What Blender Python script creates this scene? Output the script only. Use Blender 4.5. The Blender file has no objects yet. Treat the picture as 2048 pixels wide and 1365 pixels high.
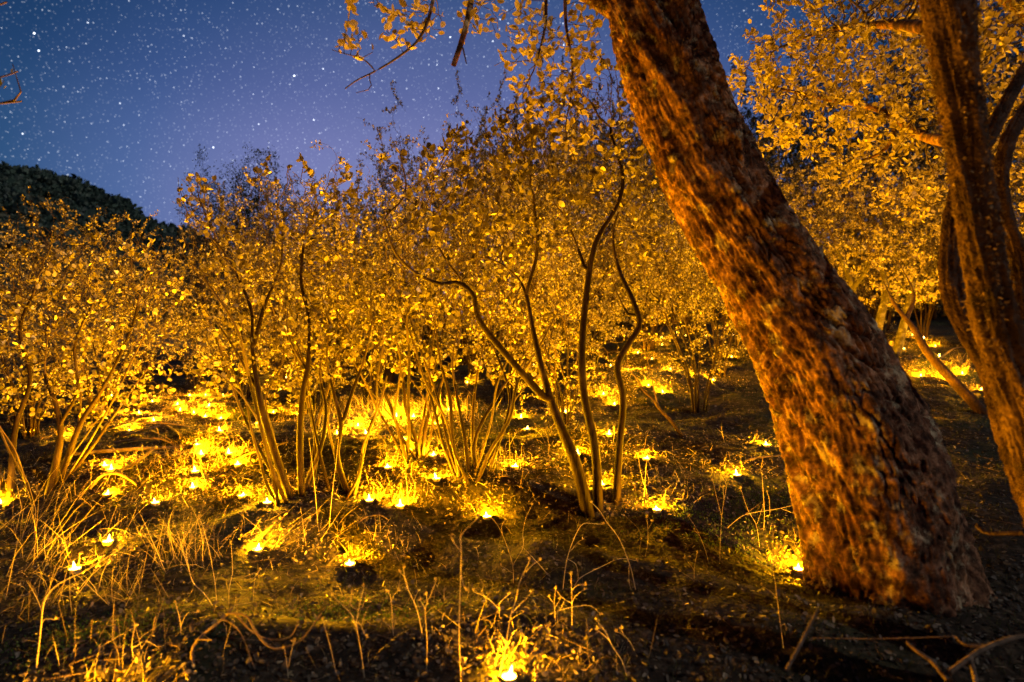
import bpy, math, random
import numpy as np
from mathutils import Vector, Matrix

# ------------------------------------------------------------------ camera, sky, moon, exposure
scene = bpy.context.scene
COL = scene.collection
LENS = 22.0
F = LENS / 36.0 * 2048.0          # focal length in photo pixels
CAMZ = 0.9
cam_data = bpy.data.cameras.new('camera')
cam_data.lens = LENS
cam_data.sensor_width = 36.0
cam_data.clip_start = 0.05
cam_data.clip_end = 3000.0
cam_data.dof.use_dof = True
cam_data.dof.focus_distance = 3.4
cam_data.dof.aperture_fstop = 2.2
cam = bpy.data.objects.new('camera', cam_data)
cam.location = (0, 0, CAMZ)
cam.rotation_euler = (math.radians(90), 0, 0)
COL.objects.link(cam)
scene.camera = cam

MOON = Vector((0.62, -0.36, 0.70)).normalized()
world = bpy.data.worlds.new('World')
scene.world = world
world.use_nodes = True
def build_sky(nt):
    N, L = nt.nodes, nt.links
    N.clear()
    out = N.new('ShaderNodeOutputWorld'); bg = N.new('ShaderNodeBackground')
    L.new(bg.outputs[0], out.inputs[0])
    tc = N.new('ShaderNodeTexCoord'); sep = N.new('ShaderNodeSeparateXYZ')
    L.new(tc.outputs['Generated'], sep.inputs[0])
    ramp = N.new('ShaderNodeValToRGB'); e = ramp.color_ramp.elements
    e[0].position = 0.0; e[0].color = (0.250, 0.262, 0.60, 1)
    e[1].position = 1.0; e[1].color = (0.006, 0.030, 0.085, 1)
    for p, c in ((0.10, (0.235, 0.248, 0.52)), (0.22, (0.222, 0.238, 0.50)), (0.29, (0.185, 0.205, 0.455)), (0.36, (0.122, 0.152, 0.37)), (0.48, (0.062, 0.105, 0.265)), (0.70, (0.016, 0.055, 0.15))):
        k = e.new(p); k.color = (*c, 1)
    L.new(sep.outputs[2], ramp.inputs[0])
    # lens vignetting put into the sky colour, darker and tealer off the middle
    dot = N.new('ShaderNodeVectorMath'); dot.operation = 'DOT_PRODUCT'
    dot.inputs[1].default_value = Vector((-0.06, 1.0, 0.12)).normalized()
    L.new(tc.outputs['Generated'], dot.inputs[0])
    def math_node(op, a, b=None):
        m = N.new('ShaderNodeMath'); m.operation = op
        for i, v in enumerate((a, b)):
            if v is None: continue
            if isinstance(v, (int, float)): m.inputs[i].default_value = v
            else: L.new(v, m.inputs[i])
        return m.outputs[0]
    d = math_node('MULTIPLY_ADD', dot.outputs['Value'], 0.5); d.node.inputs[2].default_value = 0.5
    vignette = N.new('ShaderNodeValToRGB'); e2 = vignette.color_ramp.elements
    e2[0].position = 0.5; e2[0].color = (0.03, 0.13, 0.18, 1); e2[1].position = 1.0; e2[1].color = (1.0, 1.0, 1.0, 1)
    for p, c in ((0.86, (0.06, 0.22, 0.28)), (0.905, (0.12, 0.35, 0.42)), (0.94, (0.36, 0.59, 0.69)), (0.972, (0.84, 0.90, 0.94))):
        k = e2.new(p); k.color = (*c, 1)
    L.new(d, vignette.inputs[0]); d = vignette.outputs[0]
    g = N.new('ShaderNodeMix'); g.data_type = 'RGBA'; g.blend_type = 'MULTIPLY'; g.inputs[0].default_value = 1
    L.new(ramp.outputs[0], g.inputs[6]); L.new(d, g.inputs[7])
    # thin moonlit Rayleigh sky underneath
    sky = N.new('ShaderNodeTexSky'); sky.sky_type = 'NISHITA'; sky.sun_disc = False
    sky.sun_elevation = math.asin(MOON.z); sky.sun_rotation = math.atan2(MOON.x, MOON.y)
    sm = N.new('ShaderNodeMix'); sm.data_type = 'RGBA'; sm.blend_type = 'MULTIPLY'; sm.inputs[0].default_value = 1
    L.new(sky.outputs[0], sm.inputs[6]); sm.inputs[7].default_value = (0.0009, 0.0009, 0.0011, 1)
    ad = N.new('ShaderNodeMix'); ad.data_type = 'RGBA'; ad.blend_type = 'ADD'; ad.inputs[0].default_value = 1
    L.new(g.outputs[2], ad.inputs[6]); L.new(sm.outputs[2], ad.inputs[7])
    # stars: three layers of sparse points
    total = None
    for scale, rad, power, gain, off in ((46.0, 0.060, 4.0, 6.0, 0.0), (88.0, 0.105, 3.0, 3.2, 11.3), (170.0, 0.19, 2.2, 1.1, 4.7), (260.0, 0.30, 1.5, 0.32, 23.1)):
        mp = N.new('ShaderNodeMapping'); mp.inputs['Location'].default_value = (off, off * 0.7, off * 1.3)
        L.new(tc.outputs['Generated'], mp.inputs[0])
        vo = N.new('ShaderNodeTexVoronoi'); vo.voronoi_dimensions = '3D'; vo.inputs['Scale'].default_value = scale
        L.new(mp.outputs[0], vo.inputs['Vector'])
        mr = N.new('ShaderNodeMapRange'); mr.interpolation_type = 'SMOOTHSTEP'
        mr.inputs[1].default_value = rad; mr.inputs[2].default_value = rad * 0.2; mr.inputs[3].default_value = 0; mr.inputs[4].default_value = 1
        L.new(vo.outputs['Distance'], mr.inputs[0])
        sc_ = N.new('ShaderNodeSeparateColor'); L.new(vo.outputs['Color'], sc_.inputs[0])
        b = math_node('POWER', sc_.outputs[0], power)
        b = math_node('MULTIPLY', b, gain)
        b = math_node('MULTIPLY', b, mr.outputs[0])
        total = b if total is None else math_node('ADD', total, b)
    up = N.new('ShaderNodeMapRange'); up.inputs[1].default_value = 0.0; up.inputs[2].default_value = 0.15
    L.new(sep.outputs[2], up.inputs[0])
    total = math_node('MULTIPLY', total, up.outputs[0])
    st = N.new('ShaderNodeMix'); st.data_type = 'RGBA'; st.blend_type = 'MULTIPLY'; st.inputs[0].default_value = 1
    st.inputs[6].default_value = (0.85, 0.92, 1.0, 1); L.new(total, st.inputs[7])
    fin = N.new('ShaderNodeMix'); fin.data_type = 'RGBA'; fin.blend_type = 'ADD'; fin.inputs[0].default_value = 1
    L.new(ad.outputs[2], fin.inputs[6]); L.new(st.outputs[2], fin.inputs[7])
    L.new(fin.outputs[2], bg.inputs[0]); bg.inputs[1].default_value = 1.0
build_sky(world.node_tree)

moon_data = bpy.data.lights.new('moon', 'SUN')
moon_data.energy = 0.95
moon_data.angle = math.radians(0.5)
moon_data.color = (1.0, 0.93, 0.88)
moon = bpy.data.objects.new('moon', moon_data)
moon.rotation_euler = MOON.to_track_quat('Z', 'Y').to_euler()
COL.objects.link(moon)

scene.view_settings.view_transform = 'Standard'
scene.view_settings.look = 'None'
scene.view_settings.exposure = 0.0
scene.view_settings.gamma = 1.0
cy = scene.cycles
cy.max_bounces = 2; cy.diffuse_bounces = 1; cy.glossy_bounces = 1; cy.transmission_bounces = 2; cy.transparent_max_bounces = 6
cy.use_adaptive_sampling = True; cy.adaptive_threshold = 0.03
cy.sample_clamp_indirect = 4.0
cy.use_denoising = True
cy.use_light_tree = True
cy.light_sampling_threshold = 0.02
cy.caustics_reflective = False; cy.caustics_refractive = False

CANDLE_POWER = 58.0
CANDLE_COLOR = (1.0, 0.41, 0.0015)

# ------------------------------------------------------------------ materials
def new_mat(name):
    m = bpy.data.materials.new(name); m.use_nodes = True
    nt = m.node_tree; nt.nodes.clear()
    out = nt.nodes.new('ShaderNodeOutputMaterial')
    return m, nt, out
def ramp_node(nt, stops):
    r = nt.nodes.new('ShaderNodeValToRGB'); e = r.color_ramp.elements
    e[0].position = stops[0][0]; e[0].color = (*stops[0][1], 1)
    e[1].position = stops[-1][0]; e[1].color = (*stops[-1][1], 1)
    for p, c in stops[1:-1]:
        k = e.new(p); k.color = (*c, 1)
    return r
def leaf_mat(name, stops, trans=0.3, rough=0.5, spec=0.35):
    m, nt, out = new_mat(name); N, L = nt.nodes, nt.links
    geo = N.new('ShaderNodeNewGeometry'); oi = N.new('ShaderNodeObjectInfo')
    a = N.new('ShaderNodeMath'); a.operation = 'ADD'; L.new(geo.outputs['Random Per Island'], a.inputs[0]); L.new(oi.outputs['Random'], a.inputs[1])
    f = N.new('ShaderNodeMath'); f.operation = 'FRACT'; L.new(a.outputs[0], f.inputs[0])
    r = ramp_node(nt, stops); L.new(f.outputs[0], r.inputs[0])
    tc = N.new('ShaderNodeTexCoord'); nz = N.new('ShaderNodeTexNoise'); nz.inputs['Scale'].default_value = 90.0; nz.inputs['Detail'].default_value = 2
    L.new(tc.outputs['Object'], nz.inputs['Vector'])
    mr = N.new('ShaderNodeMapRange'); mr.inputs[3].default_value = 0.72; mr.inputs[4].default_value = 1.25; L.new(nz.outputs[0], mr.inputs[0])
    mx = N.new('ShaderNodeMix'); mx.data_type = 'RGBA'; mx.blend_type = 'MULTIPLY'; mx.inputs[0].default_value = 1
    L.new(r.outputs[0], mx.inputs[6]); L.new(mr.outputs[0], mx.inputs[7])
    b = N.new('ShaderNodeBsdfPrincipled'); b.inputs['Roughness'].default_value = rough; b.inputs['Specular IOR Level'].default_value = spec
    L.new(mx.outputs[2], b.inputs['Base Color'])
    t = N.new('ShaderNodeBsdfTranslucent'); L.new(mx.outputs[2], t.inputs[0])
    ms = N.new('ShaderNodeMixShader'); ms.inputs[0].default_value = trans
    L.new(b.outputs[0], ms.inputs[1]); L.new(t.outputs[0], ms.inputs[2]); L.new(ms.outputs[0], out.inputs[0])
    return m
def noise_mat(name, stops, scale=12.0, detail=6.0, rough=0.85, bump=0.0, bscale=60.0, stretch=(1, 1, 1), island=False, spec=0.2):
    m, nt, out = new_mat(name); N, L = nt.nodes, nt.links
    tc = N.new('ShaderNodeTexCoord'); mp = N.new('ShaderNodeMapping'); mp.inputs['Scale'].default_value = stretch
    L.new(tc.outputs['Object'], mp.inputs[0])
    nz = N.new('ShaderNodeTexNoise'); nz.inputs['Scale'].default_value = scale; nz.inputs['Detail'].default_value = detail; nz.inputs['Roughness'].default_value = 0.62
    L.new(mp.outputs[0], nz.inputs['Vector'])
    fac = nz.outputs[0]
    if island:
        geo = N.new('ShaderNodeNewGeometry'); mi = N.new('ShaderNodeMix'); mi.inputs[0].default_value = 0.6
        L.new(fac, mi.inputs[2]); L.new(geo.outputs['Random Per Island'], mi.inputs[3]); fac = mi.outputs[0]
    r = ramp_node(nt, stops); L.new(fac, r.inputs[0])
    b = N.new('ShaderNodeBsdfPrincipled'); b.inputs['Roughness'].default_value = rough; b.inputs['Specular IOR Level'].default_value = spec
    L.new(r.outputs[0], b.inputs['Base Color'])
    if bump:
        n2 = N.new('ShaderNodeTexNoise'); n2.inputs['Scale'].default_value = bscale; n2.inputs['Detail'].default_value = 5
        L.new(mp.outputs[0], n2.inputs['Vector'])
        bp = N.new('ShaderNodeBump'); bp.inputs['Strength'].default_value = bump; bp.inputs['Distance'].default_value = 0.02
        L.new(n2.outputs[0], bp.inputs['Height']); L.new(bp.outputs[0], b.inputs['Normal'])
    L.new(b.outputs[0], out.inputs[0])
    return m

M = {}
M['leaf_big'] = leaf_mat('grey_green_shrub_leaf', [(0.0, (0.03, 0.024, 0.012)), (0.35, (0.085, 0.068, 0.034)), (0.72, (0.17, 0.14, 0.075)), (0.88, (0.28, 0.25, 0.165)), (1.0, (0.58, 0.55, 0.45))], 0.14, 0.62, 0.18)  # leaf tones spread wider to suggest moonlit leaves and dark gaps
M['leaf_oak'] = leaf_mat('oak_leaf', [(0.0, (0.13, 0.10, 0.03)), (0.5, (0.32, 0.26, 0.095)), (1.0, (0.48, 0.41, 0.17))], 0.38, 0.55, 0.3)
M['leaf_mid'] = leaf_mat('shrub_leaf', [(0.0, (0.03, 0.025, 0.011)), (0.35, (0.10, 0.085, 0.038)), (0.75, (0.22, 0.185, 0.09)), (1.0, (0.46, 0.42, 0.28))], 0.18, 0.65, 0.15)
M['leaf_dark'] = leaf_mat('dark_evergreen_leaf', [(0.0, (0.030, 0.040, 0.018)), (0.6, (0.05, 0.062, 0.03)), (1.0, (0.075, 0.085, 0.045))], 0.25, 0.6, 0.2)
M['bark_red'] = noise_mat('smooth_reddish_bark', [(0.25, (0.0045, 0.0020, 0.0016)), (0.52, (0.0105, 0.0048, 0.0038)), (0.8, (0.050, 0.034, 0.034))], 14, 6, 0.7, 0.35, 70, (1, 1, 0.35), spec=0.08)
M['bark_twig'] = noise_mat('twig_bark', [(0.3, (0.022, 0.012, 0.007)), (0.7, (0.065, 0.04, 0.024))], 20, 4, 0.75)
def oak_bark():
    m, nt, out = new_mat('rough_oak_bark'); N, L = nt.nodes, nt.links
    tc = N.new('ShaderNodeTexCoord')
    def nz(scale, det):
        n = N.new('ShaderNodeTexNoise'); n.inputs['Scale'].default_value = scale; n.inputs['Detail'].default_value = det; n.inputs['Roughness'].default_value = 0.68
        L.new(tc.outputs['Object'], n.inputs['Vector']); return n
    fine, coarse, lich = nz(24, 9), nz(5, 5), nz(13, 6)
    r = ramp_node(nt, [(0.33, (0.009, 0.005, 0.003)), (0.46, (0.055, 0.029, 0.016)), (0.57, (0.15, 0.08, 0.044)), (0.72, (0.36, 0.23, 0.14))]); L.new(fine.outputs[0], r.inputs[0])
    rc = ramp_node(nt, [(0.36, (0.42, 0.26, 0.18)), (0.5, (1.0, 0.9, 0.85)), (0.66, (1.6, 1.45, 1.2))]); L.new(coarse.outputs[0], rc.inputs[0])
    mx = N.new('ShaderNodeMix'); mx.data_type = 'RGBA'; mx.blend_type = 'MULTIPLY'; mx.inputs[0].default_value = 1
    L.new(r.outputs[0], mx.inputs[6]); L.new(rc.outputs[0], mx.inputs[7])
    rl = ramp_node(nt, [(0.55, (0, 0, 0)), (0.68, (0.75, 0.75, 0.75))]); L.new(lich.outputs[0], rl.inputs[0])
    m2 = N.new('ShaderNodeMix'); m2.data_type = 'RGBA'; L.new(rl.outputs[0], m2.inputs[0]); L.new(mx.outputs[2], m2.inputs[6]); m2.inputs[7].default_value = (0.42, 0.36, 0.22, 1)
    b = N.new('ShaderNodeBsdfPrincipled'); b.inputs['Roughness'].default_value = 0.92; b.inputs['Specular IOR Level'].default_value = 0.15
    L.new(m2.outputs[2], b.inputs['Base Color'])
    bp = N.new('ShaderNodeBump'); bp.inputs['Strength'].default_value = 0.7; bp.inputs['Distance'].default_value = 0.012
    L.new(fine.outputs[0], bp.inputs['Height']); L.new(bp.outputs[0], b.inputs['Normal']); L.new(b.outputs[0], out.inputs[0])
    return m
M['bark_oak'] = oak_bark()
M['bark_dark'] = noise_mat('dark_oak_bark', [(0.3, (0.018, 0.010, 0.006)), (0.5, (0.055, 0.028, 0.016)), (0.75, (0.15, 0.085, 0.05))], 12, 8, 0.95, 0.9, 110)
M['bark_mossy'] = noise_mat('mossy_bark', [(0.3, (0.025, 0.02, 0.011)), (0.5, (0.06, 0.05, 0.027)), (0.75, (0.2, 0.18, 0.14))], 16, 8, 0.92, 0.8, 90)
M['moss'] = leaf_mat('dry_moss', [(0.0, (0.07, 0.042, 0.02)), (0.5, (0.14, 0.085, 0.04)), (1.0, (0.24, 0.165, 0.085))], 0.2, 0.9, 0.05)
M['moss_green'] = leaf_mat('green_moss', [(0.0, (0.04, 0.07, 0.015)), (0.6, (0.07, 0.12, 0.025)), (1.0, (0.12, 0.16, 0.05))], 0.25, 0.9, 0.05)
M['grass'] = leaf_mat('dry_grass_blade', [(0.0, (0.14, 0.10, 0.045)), (0.5, (0.24, 0.185, 0.095)), (1.0, (0.38, 0.31, 0.19))], 0.3, 0.6, 0.2)
M['litter'] = leaf_mat('fallen_leaf', [(0.0, (0.018, 0.013, 0.009)), (0.55, (0.05, 0.038, 0.026)), (0.9, (0.10, 0.08, 0.052)), (1.0, (0.22, 0.19, 0.14))], 0.12, 0.6, 0.25)
M['low_grass'] = leaf_mat('low_olive_grass', [(0.0, (0.018, 0.026, 0.009)), (0.6, (0.04, 0.052, 0.018)), (1.0, (0.10, 0.10, 0.04))], 0.25, 0.8, 0.05)
M['straw'] = leaf_mat('pool_pale_litter', [(0.0, (0.09, 0.065, 0.03)), (0.5, (0.20, 0.155, 0.08)), (1.0, (0.40, 0.33, 0.2))], 0.2, 0.7, 0.1)  # dry litter by the candles, colour raised so the lit pools shine
M['weed'] = noise_mat('dry_weed_stem', [(0.3, (0.34, 0.25, 0.13)), (0.7, (0.55, 0.45, 0.28))], 30, 4, 0.7)
M['deadwood'] = noise_mat('weathered_dead_wood', [(0.3, (0.05, 0.03, 0.018)), (0.55, (0.12, 0.08, 0.05)), (0.8, (0.24, 0.18, 0.13))], 18, 6, 0.85, 0.6, 80, (1, 1, 0.5))
M['hill'] = noise_mat('dry_hillside', [(0.3, (0.045, 0.05, 0.035)), (0.7, (0.12, 0.115, 0.075))], 0.08, 8, 0.95)
M['brush'] = leaf_mat('hillside_brush_leaf', [(0.0, (0.045, 0.075, 0.058)), (0.6, (0.085, 0.125, 0.095)), (1.0, (0.17, 0.20, 0.16))], 0.2, 0.8, 0.05)
M['cup'] = None
def candle_mats():
    m, nt, out = new_mat('thin_candle_cup'); N, L = nt.nodes, nt.links
    d = N.new('ShaderNodeBsdfDiffuse'); d.inputs[0].default_value = (0.22, 0.20, 0.17, 1)
    t = N.new('ShaderNodeBsdfTranslucent'); t.inputs[0].default_value = (0.8, 0.72, 0.5, 1)
    ms = N.new('ShaderNodeMixShader'); ms.inputs[0].default_value = 0.008
    L.new(d.outputs[0], ms.inputs[1]); L.new(t.outputs[0], ms.inputs[2]); L.new(ms.outputs[0], out.inputs[0]); M['cup'] = m
    m, nt, out = new_mat('candle_wax'); N, L = nt.nodes, nt.links
    b = N.new('ShaderNodeBsdfPrincipled'); b.inputs['Base Color'].default_value = (0.78, 0.74, 0.62, 1); b.inputs['Roughness'].default_value = 0.4
    L.new(b.outputs[0], out.inputs[0]); M['wax'] = m
    m, nt, out = new_mat('charred_wick'); N, L = nt.nodes, nt.links
    b = N.new('ShaderNodeBsdfDiffuse'); b.inputs[0].default_value = (0.02, 0.018, 0.015, 1); L.new(b.outputs[0], out.inputs[0]); M['wick'] = m
    m, nt, out = new_mat('candle_flame'); N, L = nt.nodes, nt.links
    e = N.new('ShaderNodeEmission'); e.inputs[0].default_value = (1.0, 0.60, 0.13, 1); e.inputs[1].default_value = 11.0
    t = N.new('ShaderNodeBsdfTransparent'); a = N.new('ShaderNodeAddShader')
    L.new(e.outputs[0], a.inputs[0]); L.new(t.outputs[0], a.inputs[1]); L.new(a.outputs[0], out.inputs[0])
    m.cycles.emission_sampling = 'NONE'; M['flame'] = m
candle_mats()
def ground_mat():
    m, nt, out = new_mat('woodland_soil'); N, L = nt.nodes, nt.links
    tc = N.new('ShaderNodeTexCoord')
    n1 = N.new('ShaderNodeTexNoise'); n1.inputs['Scale'].default_value = 26; n1.inputs['Detail'].default_value = 9; n1.inputs['Roughness'].default_value = 0.7
    n2 = N.new('ShaderNodeTexNoise'); n2.inputs['Scale'].default_value = 1.3; n2.inputs['Detail'].default_value = 4
    for n in (n1, n2): L.new(tc.outputs['Object'], n.inputs['Vector'])
    r1 = ramp_node(nt, [(0.3, (0.006, 0.005, 0.004)), (0.5, (0.018, 0.014, 0.010)), (0.75, (0.085, 0.065, 0.042))]); L.new(n1.outputs[0], r1.inputs[0])
    r2 = ramp_node(nt, [(0.3, (0.020, 0.030, 0.010)), (0.7, (0.050, 0.075, 0.022))]); L.new(n1.outputs[0], r2.inputs[0])
    r3 = ramp_node(nt, [(0.54, (0, 0, 0)), (0.72, (0.6, 0.6, 0.6))]); L.new(n2.outputs[0], r3.inputs[0])
    mx = N.new('ShaderNodeMix'); mx.data_type = 'RGBA'; L.new(r3.outputs[0], mx.inputs[0]); L.new(r1.outputs[0], mx.inputs[6]); L.new(r2.outputs[0], mx.inputs[7])
    b = N.new('ShaderNodeBsdfPrincipled'); b.inputs['Roughness'].default_value = 0.95; b.inputs['Specular IOR Level'].default_value = 0.1
    L.new(mx.outputs[2], b.inputs['Base Color'])
    n3 = N.new('ShaderNodeTexNoise'); n3.inputs['Scale'].default_value = 60; n3.inputs['Detail'].default_value = 6; L.new(tc.outputs['Object'], n3.inputs['Vector'])
    bp = N.new('ShaderNodeBump'); bp.inputs['Strength'].default_value = 0.5; bp.inputs['Distance'].default_value = 0.02
    L.new(n3.outputs[0], bp.inputs['Height']); L.new(bp.outputs[0], b.inputs['Normal']); L.new(b.outputs[0], out.inputs[0])
    return m
M['ground'] = ground_mat()

# ------------------------------------------------------------------ helpers
def P(px, py, Y):
    """The point at depth Y that the photo shows at pixel (px, py)."""
    return np.array([(px - 1024.0) / F * Y, Y, CAMZ - (py - 682.5) / F * Y])
def smooth(a, b, x):
    t = np.clip((np.asarray(x, float) - a) / (b - a), 0, 1); return t * t * (3 - 2 * t)
_tab = np.random.default_rng(7).random((256, 256))
def vnoise(x, y):
    xi = np.floor(x).astype(int); yi = np.floor(y).astype(int); fx = x - xi; fy = y - yi
    fx = fx * fx * (3 - 2 * fx); fy = fy * fy * (3 - 2 * fy)
    a = _tab[xi & 255, yi & 255]; b = _tab[(xi + 1) & 255, yi & 255]; c = _tab[xi & 255, (yi + 1) & 255]; d = _tab[(xi + 1) & 255, (yi + 1) & 255]
    return (a * (1 - fx) + b * fx) * (1 - fy) + (c * (1 - fx) + d * fx) * fy - 0.5
def fbm(x, y, o=4):
    s = 0; a = 1.0
    for i in range(o):
        s = s + a * vnoise(x * 2 ** i + 17.3 * i, y * 2 ** i + 5.1 * i); a *= 0.5
    return s
BANKS = []          # (x, y): bank added behind each candle, catching its light and blocking it uphill
HOLLOW = None
def base_height(x, y):
    right = smooth(-2.5, 3.5, x)
    yy = y - 1.8
    reach = 7.0 + 9.0 * right
    yf = np.where(yy > 0, reach * np.tanh(yy / reach), 5.0 * np.tanh(yy / 5.0))
    z = yf * (0.070 + 0.055 * right) + 0.022 * 6 * np.tanh(x / 6)
    near = 1 / (1 + (np.hypot(x, y) / 40) ** 2)
    z = z + near * (0.11 * fbm(x * 0.75 + 3.1, y * 0.95 + 8.7, 2) + 0.055 * fbm(x * 2.0, y * 2.7, 2) + 0.022 * fbm(x * 9, y * 9, 3))
    z = z + smooth(-4.0, 3.0, x) * 9.0 * (1 - np.exp(-np.maximum(y - 12.5, 0) / 42.0))      # the slope goes on rising behind the thicket
    z = z - 0.75 * smooth(0.75, -1.6, y)      # unseen drop behind the camera, added to keep candlelight off the foreground
    return z - 0.20 * np.exp(-((x - 1.18) / 0.32) ** 2 - ((y - 2.60) / 0.38) ** 2)  # hollow added so the trunk candle stands back and its light misses the front
def height(x, y):
    x, y = np.broadcast_arrays(np.asarray(x, float), np.asarray(y, float)); scalar = x.ndim == 0
    x = np.atleast_1d(x); y = np.atleast_1d(y)
    z = base_height(x, y)
    up = np.zeros(x.shape)
    for cx, cyy, A, wd in BANKS:
        dx = x - cx; dy = y - cyy
        m = np.nonzero((np.abs(dx) < 3.0 * wd) & (dy > -0.6) & (dy < 1.3))
        if len(m[0]) == 0: continue
        g = np.exp(-(dx[m] / wd) ** 2); e = dy[m]
        up[m] += g * (A * smooth(0.025, 0.24, e) * (1 - smooth(0.30, 1.25, e)) - 0.010 * smooth(0.0, 0.10, -e) * (1 - smooth(0.15, 0.55, -e)))
    z = z + 0.14 * np.tanh(up / 0.14)
    return float(z[0]) if scalar else z
def ground_at(px, py, lift=0.0):
    """Where the sight line through (px, py) meets the ground (lifted by lift)."""
    Y = np.arange(1.0, 40, 0.01) if lift or len(BANKS) == 0 else np.arange(1.0, 24, 0.012)
    x = (px - 1024.0) / F * Y; z = CAMZ - (py - 682.5) / F * Y
    hit = np.nonzero(z <= height(x, Y) + lift)[0]
    i = hit[0] if len(hit) else len(Y) - 1
    return np.array([x[i], Y[i], float(height(x[i], Y[i]))])
def np_mesh(name, V, Fc, smooth_=False):
    V = np.ascontiguousarray(V, dtype=np.float32); Fc = np.ascontiguousarray(Fc, dtype=np.int32)
    me = bpy.data.meshes.new(name)
    nf, k = Fc.shape
    me.vertices.add(len(V)); me.vertices.foreach_set('co', V.ravel())
    me.loops.add(nf * k); me.loops.foreach_set('vertex_index', Fc.ravel())
    me.polygons.add(nf); me.polygons.foreach_set('loop_start', np.arange(0, nf * k, k, dtype=np.int32))
    if smooth_: me.polygons.foreach_set('use_smooth', np.ones(nf, dtype=bool))
    me.update(calc_edges=True)
    return me
def link(name, me, mat=None, parent=None, stuff=False):
    if mat is not None and len(me.materials) == 0: me.materials.append(mat)
    o = bpy.data.objects.new(name, me); COL.objects.link(o)
    if parent is not None: o.parent = parent
    if stuff: o['kind'] = 'stuff'
    return o
def tag(o, label, cat, group=None):
    o['label'] = label; o['category'] = cat
    if group: o['group'] = group
    return o
def thing(name, label, cat, loc=(0, 0, 0), group=None):
    o = bpy.data.objects.new(name, None); o.empty_display_size = 0.1; COL.objects.link(o)
    o.location = tuple(float(v) for v in loc)
    return tag(o, label, cat, group)
def dup(root, label, loc, rotz=0.0, scale=(1, 1, 1), group=None):
    r = root.copy(); COL.objects.link(r); r.location = tuple(float(v) for v in loc); r.rotation_euler = (0, 0, rotz); r.scale = scale
    r['label'] = label
    if group: r['group'] = group
    for ch in list(root.children):
        c = ch.copy(); COL.objects.link(c); c.parent = r
        for g in list(ch.children):
            d = g.copy(); COL.objects.link(d); d.parent = c
    return r
def unit(v):
    return v / np.maximum(np.linalg.norm(v, axis=-1, keepdims=True), 1e-9)

# ---- leaves: every leaf is an oval blade folded along its midrib
def leaf_template(hi, wr):
    ts = np.array([0.12, 0.36, 0.64, 0.88]) if hi else np.array([0.25, 0.72])
    ws = (np.array([0.55, 0.97, 0.95, 0.52]) if hi else np.array([0.85, 0.80])) * 0.5 * wr
    n = len(ts)
    V = [(0, 0, 0), (1, 0, -0.10)]
    for s in (1, -1):
        for t, w in zip(ts, ws): V.append((t, s * w, 0.22 * w - 0.10 * t * t))
    Lf = [0] + [2 + i for i in range(n)] + [1]
    Rf = [0, 1] + [2 + n + i for i in reversed(range(n))]
    return np.array(V, float), np.array([Lf[::-1], Rf[::-1]])
def leaf_frames(axis, rng, flat=None):
    axis = unit(axis)
    nrm = rng.normal(size=axis.shape) if flat is None else flat
    side = unit(np.cross(nrm, axis)); nrm = np.cross(axis, side)
    return axis, side, nrm
def leaves_mesh(name, pos, frames, length, wr=0.7, hi=True):
    T, Fc = leaf_template(hi, wr)
    ax, sd, nm = frames
    n = len(pos)
    L = np.broadcast_to(np.asarray(length, float), (n,))[:, None, None]
    cr = np.random.default_rng(n).normal(size=(2, n)); curl = (1.0 + 1.6 * cr[0])[:, None, None]; wv = np.clip(1.0 + 0.2 * cr[1], 0.6, 1.5)[:, None, None]
    V = pos[:, None, :] + L * (T[None, :, 0:1] * ax[:, None, :] + wv * T[None, :, 1:2] * sd[:, None, :] + curl * T[None, :, 2:3] * nm[:, None, :])
    FF = Fc[None] + (np.arange(n) * len(T))[:, None, None]
    return np_mesh(name, V.reshape(-1, 3), FF.reshape(-1, Fc.shape[1]))
_leaf_cache = {}
def single_leaf(kind, wr, mat):
    if kind not in _leaf_cache:
        T, Fc = leaf_template(True, wr); me = np_mesh('leaf', T, Fc); me.materials.append(mat); _leaf_cache[kind] = me
    return _leaf_cache[kind]
def leaf_objects(kind, wr, mat, pos, frames, length, parent):
    """The leaves that show largest, each an object of its own."""
    me = single_leaf(kind, wr, mat); ax, sd, nm = frames
    inv = np.array(parent.location)
    for i in range(len(pos)):
        o = bpy.data.objects.new('leaf', me); COL.objects.link(o); o.parent = parent
        s = float(length[i]); m = Matrix.Identity(4)
        for r in range(3):
            m[r][0] = ax[i][r] * s; m[r][1] = sd[i][r] * s; m[r][2] = nm[i][r] * s; m[r][3] = pos[i][r]
        o.matrix_basis = m

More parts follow.
